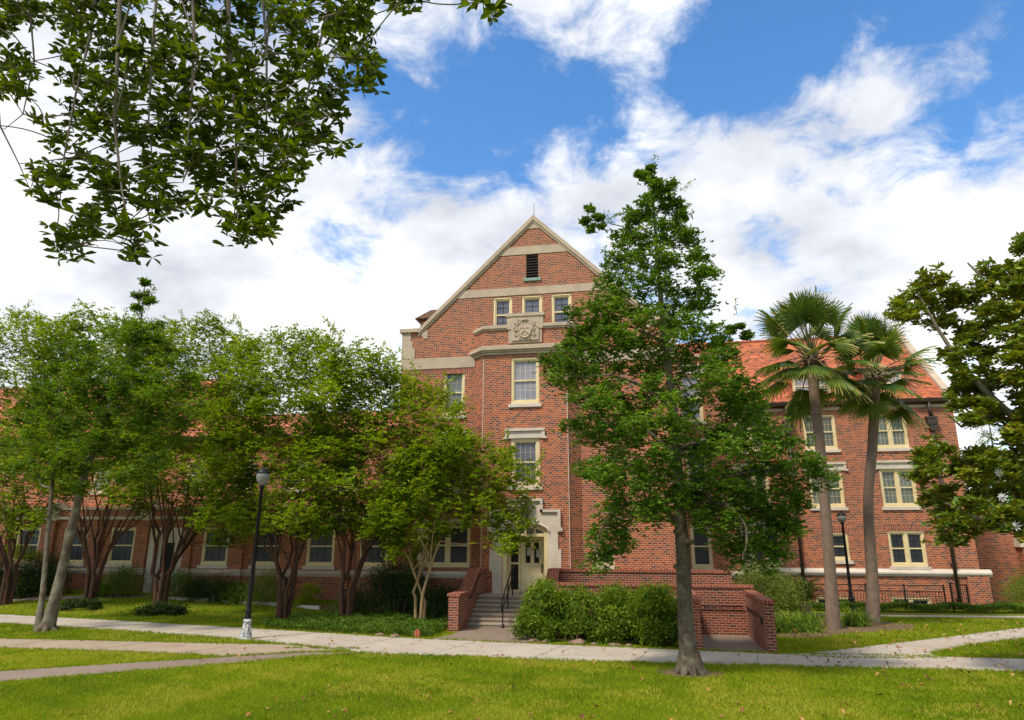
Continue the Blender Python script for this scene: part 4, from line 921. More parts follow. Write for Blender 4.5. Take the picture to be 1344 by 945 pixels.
# ================================================================== foliage things
def foliage(name, label, cat, pts_fn, n, L_, W_, mat, stems=None, group=None, loc=None, up=.5, big=False, dirs=None, dirw=0, kind=None, stem_mat='bk_oak', noise_amp=1.0):
    P, cl_ = pts_fn(n)
    rv = 0.5*rng.random(len(P))+0.5*cl_
    V, Q, rv = leaf_arrays(P, L_, W_, rv, up, dirs, dirw, big)
    if kind == 'stuff':
        o = np_mesh(name, V, Q, rv, mat); tag(o, label, cat, group, kind); return o
    e = empty(name, loc if loc is not None else tuple(P.mean(0)*np.array((1, 1, 0))), label, cat, group)
    np_mesh('foliage', V, Q, rv, mat, e)
    if stems is not None:
        mb_ = MB()
        for s_ in stems: mb_.tube(s_, np.linspace(.022, .006, len(s_)), 5, False)
        mb_.build('stems', stem_mat, e)
    return e
def blob(cx, cy, rx, ry, h, nb=40, z0=0.0, flatten=.75, br=.24):
    """leaf points in lumps spread over a rounded shrub"""
    def f(n):
        k = nb; a = rng.uniform(0, 6.28, k); rr = np.sqrt(rng.random(k)); t = rng.random(k)**.7
        lim = np.sqrt(np.maximum(1-rr**2*.85, .05))
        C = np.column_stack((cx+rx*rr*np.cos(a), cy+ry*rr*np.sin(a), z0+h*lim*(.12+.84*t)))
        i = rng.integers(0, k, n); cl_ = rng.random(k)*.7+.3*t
        P = C[i]+rng.normal(size=(n, 3))*np.array((br, br, br*flatten))*min(1.2, max(.25, max(rx, h)*.8))
        z = z0+gh(P[:, 0], P[:, 1])*(0 if z0 else 1); P[:, 2] = np.maximum(P[:, 2]+(0 if z0 else gh(P[:, 0], P[:, 1])), z+.02)
        return P, cl_[i]
    return f
def stems_for(cx, cy, rx, ry, h, k=9):
    out = []
    z = float(gh(cx, cy))
    for _ in range(k):
        a = rng.uniform(0, 6.28); r = rng.uniform(.2, .75)
        out.append(bez((cx+.15*rx*math.cos(a), cy+.15*ry*math.sin(a), z-.02), (cx+r*rx*math.cos(a), cy+r*ry*math.sin(a), z+h*rng.uniform(.5, .85)), np.array((0, 0, .1*h)), 5))
    return out
def shrub(name, label, cx, cy, rx, ry, h, n, mat, L_=.07, W_=.035, nb=45, group=None, up=.5, **k):
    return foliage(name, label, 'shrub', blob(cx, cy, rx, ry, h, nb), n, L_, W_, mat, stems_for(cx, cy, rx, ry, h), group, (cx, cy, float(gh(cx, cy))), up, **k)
# nandina hedge in front of the ramp
def hedge_pts(n):
    k = 260; C = np.column_stack((rng.uniform(-3.85, 0.95, k), rng.random(k), rng.random(k)))
    u = C[:, 1].copy(); yf = 21.5-.14*(C[:, 0]+2.3); C[:, 1] = yf+u*2.3
    top = 1.13+.22*np.sin(C[:, 0]*2.1+1)*.6+.18*np.sin(C[:, 0]*5.3)+.25*rng.random(k)
    edge = np.minimum(1, np.minimum(u*3+.55, (C[:, 0]+4.05)*1.6+.35)); C[:, 2] = top*edge*(.12+.88*C[:, 2]**.7)
    i = rng.integers(0, k, n); P = C[i]+rng.normal(size=(n, 3))*np.array((.15, .13, .12)); P[:, 2] = np.maximum(P[:, 2], .03)
    P[:, 1] = np.maximum(P[:, 1], 21.22-.14*(P[:, 0]+2.3)+.05)
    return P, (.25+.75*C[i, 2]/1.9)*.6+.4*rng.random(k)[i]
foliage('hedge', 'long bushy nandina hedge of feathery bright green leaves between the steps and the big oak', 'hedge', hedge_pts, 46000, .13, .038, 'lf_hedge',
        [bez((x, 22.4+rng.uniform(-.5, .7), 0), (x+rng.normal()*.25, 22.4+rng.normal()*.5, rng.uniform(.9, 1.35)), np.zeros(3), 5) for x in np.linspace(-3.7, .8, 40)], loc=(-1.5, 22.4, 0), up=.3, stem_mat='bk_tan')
shrub('dark_shrub', 'very dark broad evergreen shrub between the crape myrtles and the steps', -9.6, 27.0, 1.75, 1.1, 2.0, 20000, 'lf_dark', .07, .04, 60)
shrub('dark_shrub', 'dark leggy shrub beside the brick cheek wall under the paired windows', -7.7, 26.3, 1.0, .8, 1.25, 8000, 'lf_dark', .07, .04, 40)
shrub('yellow_topped_hedge', 'dark hedge with bright yellow-green tops at the far left before the left wing', -31.4, 28.9, 3.4, .9, 2.1, 16000, 'lf_dark', .08, .045, 60)
def ytop(n):
    k = 60; C = np.column_stack((rng.uniform(-34.5, -28.4, k), rng.uniform(28.2, 29.2, k), rng.uniform(2.15, 2.55, k))); i = rng.integers(0, k, n)
    return C[i]+rng.normal(size=(n, 3))*np.array((.22, .2, .1)), rng.random(k)[i]
yh = [o for o in sc.objects if o.name.startswith('yellow_topped_hedge')][0]
P_, c_ = ytop(7000); V_, Q_, r_ = leaf_arrays(P_, .08, .045, .5*rng.random(7000)+.5*c_, .6); np_mesh('new_growth', V_, Q_, r_, 'lf_yellow', yh)
shrub('broad_leaved_shrub', 'dark glossy shrub with a pale stem behind the leaning lichened trunk', -27.6, 28.8, .9, .8, 1.9, 6000, 'lf_dark', .14, .04, 40)
GRP = 'small shrubs along the foot of the left wing'
for i, (px_, Y_, h_, w2_, m_, lab) in enumerate([
    (158, 29.4, 1.15, .55, 'lf_cover', 'upright green shrub just left of the pale doorstep'),
    (232, 29.2, 1.05, .75, 'lf_cover', 'rounded green shrub just right of the pale doorstep'),
    (262, 29.0, .85, .50, 'lf_dark', 'small dark green shrub, second to the right of the doorstep'),
    (285, 28.9, 1.0, .60, 'lf_dark', 'dark round shrub under the left-wing window left of the lamp'),
    (312, 28.8, .75, .45, 'lf_cover', 'low green shrub immediately left of the lamp pole'),
    (352, 28.6, 1.2, .75, 'lf_azalea', 'pale twiggy olive shrub immediately right of the lamp pole'),
    (455, 27.6, .5, .40, 'lf_azalea', 'tiny pale shrub by the last crape myrtle clump')]):
    p = at(px_, 770, Y_); shrub('shrub', lab, p[0], Y_, w2_*1.15, w2_*.9, h_*1.15, 5500, m_, .07, .035, 26, GRP)
p = at(401, 770, 28.4)
e = shrub('topiary_shrub', 'bright yellow-green pom-pom shrub against the brick of the left wing', p[0], 28.4, .36, .3, .55, 2500, 'lf_yellow', .05, .03, 12)
P_, c_ = blob(p[0]+.28, 28.4, .38, .3, .42, 12, .72)(2500); V_, Q_, r_ = leaf_arrays(P_, .05, .03, .5*rng.random(2500)+.5*c_, .6); np_mesh('upper_ball', V_, Q_, r_, 'lf_yellow', e)
# blade plants
def blades(name, label, cx, cy, h, spread, n, mat, wd=.022, group=None, segs=4, cat='plant', droop=1.0):
    z0 = float(gh(cx, cy)); V = []; Q = []; off = 0; rv = []
    a = rng.uniform(0, 6.28, n); ln = h*rng.uniform(.7, 1.25, n); el = rng.uniform(.55, 1.45, n)
    bx = cx+rng.normal(size=n)*spread*.22; by = cy+rng.normal(size=n)*spread*.22
    for i in range(n):
        d = np.array((math.cos(a[i]), math.sin(a[i]), 0)); s_ = np.array((-d[1], d[0], 0)); pts = []
        for k in range(segs+1):
            t = k/segs; th = el[i]-t*t*1.3*droop; 
            p_ = np.array((bx[i], by[i], z0)) if k == 0 else p_+(d*math.cos(th)+np.array((0, 0, math.sin(th))))*ln[i]/segs
            ww = wd*(1-t)**.6*.5+.001; pts.append((p_-s_*ww, p_+s_*ww))
        for k in range(segs):
            V += [pts[k][0], pts[k][1], pts[k+1][1], pts[k+1][0]]; Q.append([off, off+1, off+2, off+3]); off += 4; rv.append(.6*rng.random() if False else (i*.6180339) % 1)
    V = np.array(V); V[:, 2] = np.maximum(V[:, 2], z0+.01)
    o = np_mesh(name, V, np.array(Q), np.array(rv), mat); tag(o, label, cat, group); return o
blades('yucca', 'spiky dark green yucca clump left of the doorstep shrubs', *at(135, 770, 29.0)[:1], 29.0, 1.0, .5, 90, 'lf_cover', .05, droop=.5)
LG = 'grassy liriope clumps round the palms'
for x, y, h_, n, lab in ((4.15, 25.5, .75, 380, 'dense dark liriope clump against the end of the ramp wall'), (4.9, 26.3, .85, 420, 'large liriope clump, second from the ramp wall'), (5.65, 27.0, .72, 330, 'paler liriope clump just left of the left palm trunk'),
                      (5.3, 25.7, .5, 200, 'small low liriope clump in front of the larger ones'), (7.35, 28.0, .85, 360, 'liriope clump just right of the left palm trunk'), (7.9, 28.9, .6, 220, 'smaller liriope clump between the two palms')):
    blades('liriope', lab, x, y, h_, .9, n, 'lf_cover' if 'dark' in lab else 'lf_oak', .022, LG)
shrub('azalea', 'large pale-flecked green shrub between the ramp wall and the right wing', 4.6, 29.6, 1.35, 1.2, 2.15, 16000, 'lf_azalea', .07, .035, 70)
shrub('spreading_shrub', 'large dark green feathery shrub at the right edge by the annex', 17.6, 35.2, 1.9, 1.4, 2.3, 14000, 'lf_oak_dark', .09, .03, 70)
# sago palm
sg = empty('sago_palm', (6.35, 31.0, 0), 'dark sago palm with arching feathery fronds before the right wing', 'palm')
V = []; Q = []; off = 0
for i in range(34):
    a = i*2.4; el = .35+1.0*(i/34); p_ = np.array((6.35, 31.0, .55)); d = np.array((math.cos(a), math.sin(a), 0)); ln = 1.35
    for k in range(16):
        th = el-(k/16)**1.5*1.1; q_ = p_+(d*math.cos(th)+np.array((0, 0, math.sin(th))))*ln/16; s_ = np.array((-d[1], d[0], 0))
        l_ = .26*math.sin(math.pi*min(1, (k+1.5)/17))**.6
        for sgn in (-1, 1):
            for o_ in (0, .5):
                b0 = p_+(q_-p_)*o_; tip = b0+s_*sgn*l_+(q_-p_)*1.6+np.array((0, 0, -.02)); V += [b0, b0+(q_-p_)*.35, tip, tip-(q_-p_)*.1]; Q.append([off, off+1, off+2, off+3]); off += 4
        p_ = q_
np_mesh('fronds', np.array(V), np.array(Q), rng.random(len(Q)), 'lf_dark', sg)
c = MB(); c.lathe(6.35, 31.0, [(.2, 0), (.22, .3), (.16, .55), (0, .62)], 10); c.build('trunk', 'bk_palm', sg)
# low clipped hedge at the right wing
def lowh(n):
    x = rng.uniform(4.8, 24, n); y = 33.35+.09*(x-8)*0+rng.uniform(0, .75, n); z = .34*rng.random(n)**.4+.05*np.sin(x*3)
    y = y+np.where(x > 9, (x-9)*.10, 0)
    return np.column_stack((x, y, np.maximum(z, .02))), .5+.5*np.sin(x*2.1)*np.sin(x*5.7)
foliage('low_hedge', 'low clipped hedge running along the foot of the right wing', 'hedge', lowh, 42000, .07, .035, 'lf_cover', loc=(11, 33.8, 0), up=.8)
# ground cover bed
GC = [(-12.9, 22.78), (-11.14, 22.4), (-8.5, 21.9), (-6.6, 21.65), (-6.62, 23.6), (-6.7, 26.0), (-8.6, 26.8), (-11.5, 26.6), (-12.8, 25.3)]
def gcov(n):
    lo = np.min(GC, 0); hi = np.max(GC, 0); P = rng.uniform(lo, hi, (n*2, 2)); P = P[in_poly(P, GC)][:n]
    h_ = .22+.07*np.sin(P[:, 0]*3.1)*np.sin(P[:, 1]*2.7)+.08*np.sin(P[:, 0]*7+1)*np.sin(P[:, 1]*6)
    return np.column_stack((P, gh(P[:, 0], P[:, 1])+h_*rng.random(len(P))**.4)), .5+.5*np.sin(P[:, 0]*9)*np.sin(P[:, 1]*8)
foliage('ground_cover', 'carpet of dark green ground cover between the pavement and the last crape myrtles', 'ground cover', gcov, 45000, .065, .035, 'lf_cover', kind='stuff', up=.9)
for (px_, py_, rx_, lab) in ((5, 795, 1.1, 'low dark plant ring round the farthest-left crape myrtle'), (106, 803, .85, 'low dark plant ring at the foot of the second crape myrtle'), (206, 808, 1.15, 'wide low dark plant ring at the foot of the third crape myrtle')):
    q = at(px_, py_, 1); dv = q-np.array((0, 0, H)); t_ = -H/dv[2]; X_, Y_ = dv[0]*t_, dv[1]*t_
    foliage('border_plant', lab, 'plant', blob(X_, Y_, rx_, .55, .42, 30, 0, .6, .14), 5000, .08, .05, 'lf_dark', group='low plants at the feet of crape myrtles', loc=(X_, Y_, 0), up=.8)
# rocks edging the beds
def rock(x, y, r, lab):
    c = MB(); n = 9; pr = [(0, -r*.3), (r*.8, -r*.2), (r, r*.12), (r*.7, r*.42), (r*.3, r*.55), (0, r*.58)]; c.lathe(x, y, [(max(a, .001), b+.0) for a, b in pr], n)
    c.v = [(x+(vx-x)*(1+.3*math.sin(5*vx+3*vz))*1.35, y+(vy-y)*(1+.25*math.cos(7*vy+vx)), vz*(1+.2*math.sin(9*vx))) for vx, vy, vz in c.v]
    tag(c.build('rock', 'rock'), lab, 'rock', 'rocks edging the planting beds')
RX = [(-3.3, 21.62, .12, 'first small rock under the nandina hedge from the steps'), (-2.95, 21.57, .15, 'second rock under the nandina hedge from the steps'), (-1.95, 21.42, .20, 'largest reddish rock under the nandina hedge'), (-1.5, 21.36, .13, 'small rock right of the largest one under the hedge'), (-.9, 21.28, .14, 'broad flat rock under the middle of the hedge'), (-.5, 21.25, .10, 'smallest rock under the hedge, nearest the big oak'),
      (-7.75, 21.78, .16, 'dark rock at the corner of the ground cover'), (-8.25, 21.90, .13, 'small rock on the edge of the ground cover near the corner'), (-9.2, 22.1, .1, 'small rock farthest left on the edge of the ground cover')]
for a in RX: rock(*a)
c = MB(); c.prism_y([(-7.05, 0), (-6.87, 0), (-6.84, .16), (-6.93, .29), (-7.03, .2)], 21.55, 21.62); tag(c.build('brick_shard', 'cap'), 'upright pinkish stone shard at the edge of the pavement by the ground cover', 'rock')
# ================================================================== trees
def new_tree(name, label, cat, loc, group=None): return empty(name, loc, label, cat, group)
def finish_tree(e, mb, arr, bark, leaf, extra=None):
    mb.build('trunk', bark, e); V, Q, rv = arr; np_mesh('crown', V, Q, rv, leaf, e)
def clumps_from(poly, Y, n, mind, r, depth, holes=(), cxpx=None):
    pts = sample_outline(poly, n, mind, holes); out = []
    for p in pts:
        yy = Y+np.clip(rng.normal()*depth*.55, -depth, depth); q = at(p[0], p[1], yy); out.append((*q, r*rng.uniform(.75, 1.25)))
    return out
def shoots(arr, clumps, mb, n, L_, W_, ln):
    """loose leafy sprays that stick out of the upper crown"""
    C = np.array(clumps); top = [c for c in C if c[2] > np.percentile(C[np.abs(C[:, 0]-c[0]) < 1.2][:, 2], 78)]; out = [arr]
    for _ in range(n):
        c = top[rng.integers(len(top))]; a = np.array(c[:3])+rng.normal(size=3)*.2; d = unit(np.array((rng.normal()*.75, rng.normal()*.5, rng.uniform(.35, 1.2)))); l_ = ln*rng.uniform(.5, 1.25)
        pts = bez(a, a+d*(l_+.3), rng.normal(size=3)*.1*ln, 7); mb.tube(pts, np.linspace(.010, .003, 7), 3, False)
        k = int(60*l_)+14; t_ = rng.random(k)**.8; P = np.array(pts)[np.minimum((t_*6).astype(int), 5)]*(1-(t_*6 % 1))[:, None]+np.array(pts)[np.minimum((t_*6).astype(int)+1, 6)]*(t_*6 % 1)[:, None]
        out.append(leaf_arrays(P+rng.normal(size=(k, 3))*.035, L_, W_, rng.uniform(.2, .95, k), .8, np.tile(d, (k, 1)), .25))
    Vs, Qs, Rs, off = [], [], [], 0
    for V, Q, r_ in out: Vs.append(V); Qs.append(Q+off); Rs.append(r_); off += len(V)
    return np.concatenate(Vs), np.concatenate(Qs), np.concatenate(Rs)
def smooth_path(q):
    q = np.array(q, float); n = len(q)*4; tt = np.linspace(0, 1, len(q)); u = np.linspace(0, 1, n); P = np.column_stack([np.interp(u, tt, q[:, j]) for j in range(3)])
    for _ in range(8): P[1:-1] = .25*P[:-2]+.5*P[1:-1]+.25*P[2:]
    P[1:-1] += rng.normal(size=(n-2, 3))*.018
    return list(P)
# ---- the six crape myrtles
MY = [  # base X, Y, crown outline (photo sightlines at the tree's own distance), label
 ((-27.4, 26.9), [(-90, 430), (0, 418), (60, 412), (95, 440), (110, 520), (90, 640), (60, 690), (-60, 690), (-100, 560)], 60, 'bushy crape myrtle with dark stems at the far left of the row', 'bk_myrtle', 5),
 ((-23.6, 27.3), [(50, 440), (110, 412), (160, 418), (215, 440), (235, 520), (215, 600), (190, 665), (120, 640), (60, 655), (40, 560)], 64, 'tall dark-stemmed crape myrtle just right of the leaning lichened tree', 'bk_myrtle', 5),
 ((-20.2, 27.4), [(165, 450), (215, 428), (290, 420), (330, 455), (345, 540), (335, 620), (345, 690), (290, 712), (230, 650), (170, 675), (150, 560)], 72, 'crape myrtle with a dark fluted stem in a wide plant ring on the lawn', 'bk_myrtle', 6),
 ((-13.6, 25.6), [(300, 462), (345, 445), (400, 440), (440, 455), (470, 520), (470, 600), (440, 655), (450, 690), (400, 705), (345, 680), (300, 690), (275, 640), (280, 540)], 78, 'crape myrtle with four reddish stems immediately right of the street lamp', 'bk_myrtle', 5),
 ((-10.9, 25.3), [(430, 470), (480, 460), (520, 478), (548, 505), (600, 525), (612, 570), (600, 620), (560, 650), (520, 690), (470, 710), (420, 680), (400, 620), (405, 520)], 78, 'crape myrtle with two forked red-brown stems in the ground cover', 'bk_myrtle', 4),
 ((-7.75, 24.3), [(540, 590), (600, 575), (650, 590), (690, 610), (700, 640), (690, 675), (688, 715), (665, 722), (630, 680), (590, 690), (545, 735), (500, 720), (490, 670), (510, 620)], 58, 'smallest crape myrtle, tan-stemmed, leaning over the entrance steps', 'bk_tan', 3)]
for i, ((bx_, by_), poly, n, lab, bark, ns) in enumerate(MY):
    e = new_tree('crape_myrtle', lab, 'tree', (bx_, by_, 0), 'crape myrtles in a row before the left wing')
    z0 = float(gh(bx_, by_)); mb = MB(); sk = Skeleton()
    cp = np.array(poly); ctr = at(cp[:, 0].mean(), cp[:, 1].mean(), by_); wpx = (cp[:, 0].max()-cp[:, 0].min())
    half = wpx*by_/F/2; hs = 1.0 if i < 5 else .72
    for k in range(ns):
        a = 2*math.pi*(k+.3*rng.random())/ns+.5; fx = math.cos(a)
        if i == 5: tip = np.array((bx_+.55+.42*fx, by_+.35*math.sin(a), 2.9)) if k else np.array((bx_-.55, by_-.2, 2.5))
        else: tip = np.array((bx_+(ctr[0]-bx_)*.5+fx*half*.38, by_+math.sin(a)*.9, 3.6+rng.uniform(0, .9)))
        base = np.array((bx_+.16*fx, by_+.16*math.sin(a), z0-.05))
        mid = base+np.array((fx*.10+rng.normal()*.04, math.sin(a)*.10, rng.uniform(.9, 1.5)*hs))
        pts = [base]+[mid]+bez(mid+np.array((fx*.06, 0, .15)), tip, np.array((-fx*.10, 0, .15)), 6)
        for j in range(2, len(pts)-1): pts[j] = pts[j]+rng.normal(size=3)*np.array((.06, .06, .0))*(1 if i < 5 else .2)
        r0 = (.10 if i < 5 else .068)*rng.uniform(.8, 1.15)
        rr = [r0, r0*.85]+list(np.linspace(r0*.78, r0*.42, 6)); mb.tube(pts, rr, 8, False); sk.add(pts[3:], rr[3:])
        # forks
        for f_ in range(3):
            st_ = pts[rng.integers(3, 6)]; en = tip+np.array((rng.normal()*half*.3, rng.normal()*.7, rng.uniform(.3, 1.6)*hs)); q_ = bez(st_, en, rng.normal(size=3)*.12, 6)
            r2 = r0*.42; rr2 = np.linspace(r2, r2*.45, 6); mb.tube(q_, rr2, 6, False); sk.add(q_[1:], rr2[1:])
    cl2 = clumps_from(poly, by_, int(n*2.25), 14.5 if i < 5 else 13.5, .56 if i < 5 else .40, 2.2 if i < 5 else 1.1)
    arr = crown(cl2, mb, sk, .145, .066, (450 if i < 5 else 320), sub=9, up=.9, flat=.8, limb_r=.006, sub_spread=.38, rosette=5)
    arr = shoots(arr, cl2, mb, 26 if i < 5 else 12, .125, .058, .8 if i < 5 else .6)
    finish_tree(e, mb, arr, bark, 'lf_myrtle')
# ---- leaning lichened oak at the left, with a thinner second stem
e = new_tree('oak_tree', 'leaning lichen-covered oak with a thin second stem in the grass at the left edge', 'tree', (-18.9, 20.9, 0))
mb = MB(); sk = Skeleton()
def px_path(pts): return [at(*p) for p in pts]
main = px_path([(60, 830, 20.9), (66, 812, 20.9), (80, 755, 20.9), (97, 680, 20.9), (112, 620, 20.9), (140, 545, 21.0), (165, 480, 21.1), (185, 420, 21.2), (190, 375, 21.2)])
rr = [.28, .205, .155, .14, .115, .09, .065, .035, .015]; mb.tube(main, rr, 12, False); sk.add(main[4:], rr[4:])
sec = px_path([(50, 826, 21.1), (56, 780, 21.2), (63, 700, 21.3), (68, 640, 21.4), (80, 560, 21.6), (78, 500, 21.7)])
rs = [.14, .09, .075, .065, .045, .02]; mb.tube(sec, rs, 10, False); sk.add(sec[3:], rs[3:])
for k in range(7):
    a = k*.9; b0 = main[0]; mb.tube([b0+np.array((0, 0, .35)), b0+np.array((.3*math.cos(a), .3*math.sin(a), .06)), b0+np.array((.48*math.cos(a), .48*math.sin(a), -.06))], [.12, .09, .03], 6, False)
cl2 = clumps_from([(20, 540), (60, 480), (110, 455), (150, 430), (200, 440), (240, 470), (262, 520), (240, 570), (200, 620), (150, 640), (110, 600), (60, 640), (15, 620)], 20.7, 74, 19, .44, 1.6)
for p_ in [(102, 640), (112, 612), (122, 588), (130, 570), (142, 545), (150, 520), (158, 500), (166, 475), (174, 450), (182, 430), (84, 560), (78, 530), (95, 590), (80, 610)]: cl2.append((*at(p_[0]+rng.normal()*5, p_[1], 20.25), .38))
for p in ((190, 372, .16), (186, 388, .22), (196, 395, .22), (180, 404, .2), (170, 425, .3), (205, 428, .3)): cl2.append((*at(p[0], p[1], 21.2), p[2]))
arr = crown(cl2, mb, sk, .12, .055, 520, sub=8, up=.7, flat=.75, rosette=5)
arr = shoots(arr, cl2, mb, 22, .11, .05, .4)
finish_tree(e, mb, arr, 'bk_lichen', 'lf_oak_dark')
# ---- the big oak right of the centre
e = new_tree('oak_tree', 'tall pointed oak standing alone on the front lawn before the ramp', 'tree', (0.95, 17.2, 0))
mb = MB(); sk = Skeleton()
YT0 = 17.2
tr = px_path([(906, 886, YT0), (903, 862, YT0), (899, 800, YT0), (897, 740, YT0), (893, 680, YT0), (889, 610, YT0), (884, 540, YT0), (876, 470, YT0), (868, 400, YT0), (862, 330, YT0), (858, 270, YT0), (856, 225, YT0)])
rr = [.265, .205, .172, .172, .15, .125, .10, .085, .07, .05, .03, .013]; mb.tube(tr, rr, 14, False); sk.add(tr[4:], rr[4:])
for k in range(9):
    a = k*.7; b0 = np.array((tr[0][0], YT0, 0.0)); mb.tube([b0+np.array((.10*math.cos(a), .1*math.sin(a), .42)), b0+np.array((.22*math.cos(a), .22*math.sin(a), .10)), b0+np.array((.40*math.cos(a), .40*math.sin(a), -.05))], [.14, .11, .05], 8, False)
for px_, py_, dx, dz in ((897, 745, -.24, .03), (898, 712, .22, .02), (896, 735, .05, -.02), (895, 700, -.2, .05)):
    q = at(px_, py_, YT0-.05); mb.tube([q, q+np.array((dx*.9, -.10, dz))], [.11, .055], 7)
# limbs
def limb(pts, r0, r1=.02): 
    q = smooth_path([at(*p) for p in pts]); rs_ = np.linspace(r0*.85, r1*.6, len(q)); mb.tube(q, rs_, 7, False); sk.add(q[1:], rs_[1:])
limb([(893, 690, YT0), (860, 655, YT0-.3), (815, 660, YT0-.6), (790, 690, YT0-.8), (780, 725, YT0-.9)], .08)
limb([(893, 670, YT0), (930, 640, YT0-.3), (970, 620, YT0-.5), (1010, 615, YT0-.8), (1050, 625, YT0-1)], .085)
limb([(890, 600, YT0), (850, 560, YT0+.4), (800, 540, YT0+.6), (755, 545, YT0+.8)], .07)
limb([(888, 590, YT0), (930, 575, YT0+.4), (985, 590, YT0+.9), (1030, 620, YT0+1)], .07)
limb([(893, 660, YT0), (925, 655, YT0-.6), (965, 665, YT0-1.2), (985, 700, YT0-1.4), (975, 735, YT0-1.4)], .065)
limb([(884, 540, YT0), (840, 500, YT0-.4), (790, 490, YT0-.8), (740, 495, YT0-1)], .06)
limb([(882, 520, YT0), (920, 500, YT0-.4), (965, 510, YT0-.6)], .055)
limb([(872, 450, YT0), (830, 425, YT0+.3), (775, 425, YT0+.3)], .05)
limb([(864, 345, YT0), (830, 300, YT0), (795, 292, YT0), (775, 285, YT0)], .03, .008)
limb([(886, 560, YT0), (870, 600, YT0-1.0), (850, 640, YT0-1.6)], .05)
limb([(880, 520, YT0), (905, 540, YT0+1.2), (930, 570, YT0+1.8)], .05)
OUT = [(853, 215), (868, 232), (888, 262), (905, 290), (918, 325), (935, 345), (925, 375), (930, 400), (925, 425), (950, 440), (962, 480), (1000, 520), (1010, 560), (1050, 592), (1080, 606), (1078, 640), (1050, 655), (1045, 700), (1030, 738), (985, 742), (955, 725), (930, 690),
       (905, 675), (880, 680), (850, 700), (820, 690), (835, 720), (800, 720), (790, 758), (775, 740), (772, 700), (800, 660), (812, 630), (770, 640), (755, 600), (770, 575), (742, 560), (750, 530), (722, 500), (712, 475), (735, 455), (760, 430), (745, 410), (785, 395), (800, 385), (790, 350), (805, 330), (812, 300), (835, 270), (845, 240)]
HO = [(740, 540, 7), (800, 450, 8), (900, 440, 9), (850, 460, 8), (870, 560, 9), (960, 545, 9), (1000, 640, 10), (905, 620, 9), (790, 540, 8), (760, 470, 7), (920, 470, 8), (980, 665, 9), (1040, 610, 7), (850, 340, 7), (870, 300, 6), (856, 725, 26), (780, 590, 9), (765, 515, 10), (826, 655, 12), (925, 545, 20), (830, 505, 13), (870, 640, 10), (820, 600, 12), (940, 600, 9), (905, 500, 9), (1020, 585, 8), (955, 690, 10), (845, 375, 9), (895, 380, 10), (885, 330, 8)]
cl2 = clumps_from(OUT, YT0, 290, 12.0, .34, 1.5, HO)
out_ = []
for c_ in cl2:     # depth follows the crown's width at that height
    wv = np.interp(c_[2], [2.5, 4.5, 6.5, 9, 11, 13], [1.2, 2.2, 2.4, 1.6, .9, .25]); dx_ = c_[0]-.95
    lim_ = math.sqrt(max(wv*wv-dx_*dx_*.5, .05)); yy_ = YT0+rng.uniform(-1, 1)*lim_; q = np.array(c_[:3]); q = np.array((0, 0, H))+(q-np.array((0, 0, H)))*yy_/q[1]; out_.append((*q, c_[3]*np.interp(c_[2], [3, 10, 13], [1.1, .9, .55])))
cl2 = out_
for p in ((775, 275, .12), (768, 290, .12), (785, 285, .14), (788, 298, .10), (778, 300, .12), (852, 222, .10), (846, 232, .12), (862, 240, .14), (875, 250, .1), (838, 228, .08), (960, 435, .16), (980, 440, .14), (945, 450, .2), (970, 428, .10)): cl2.append((*at(p[0], p[1], YT0), p[2]))
arr = crown(cl2, mb, sk, .095, .046, 500, sub=8, up=.6, flat=.75, rosette=6, sub_spread=.33)
arr = shoots(arr, cl2, mb, 36, .09, .045, .12)
finish_tree(e, mb, arr, 'bk_grey', 'lf_oak')
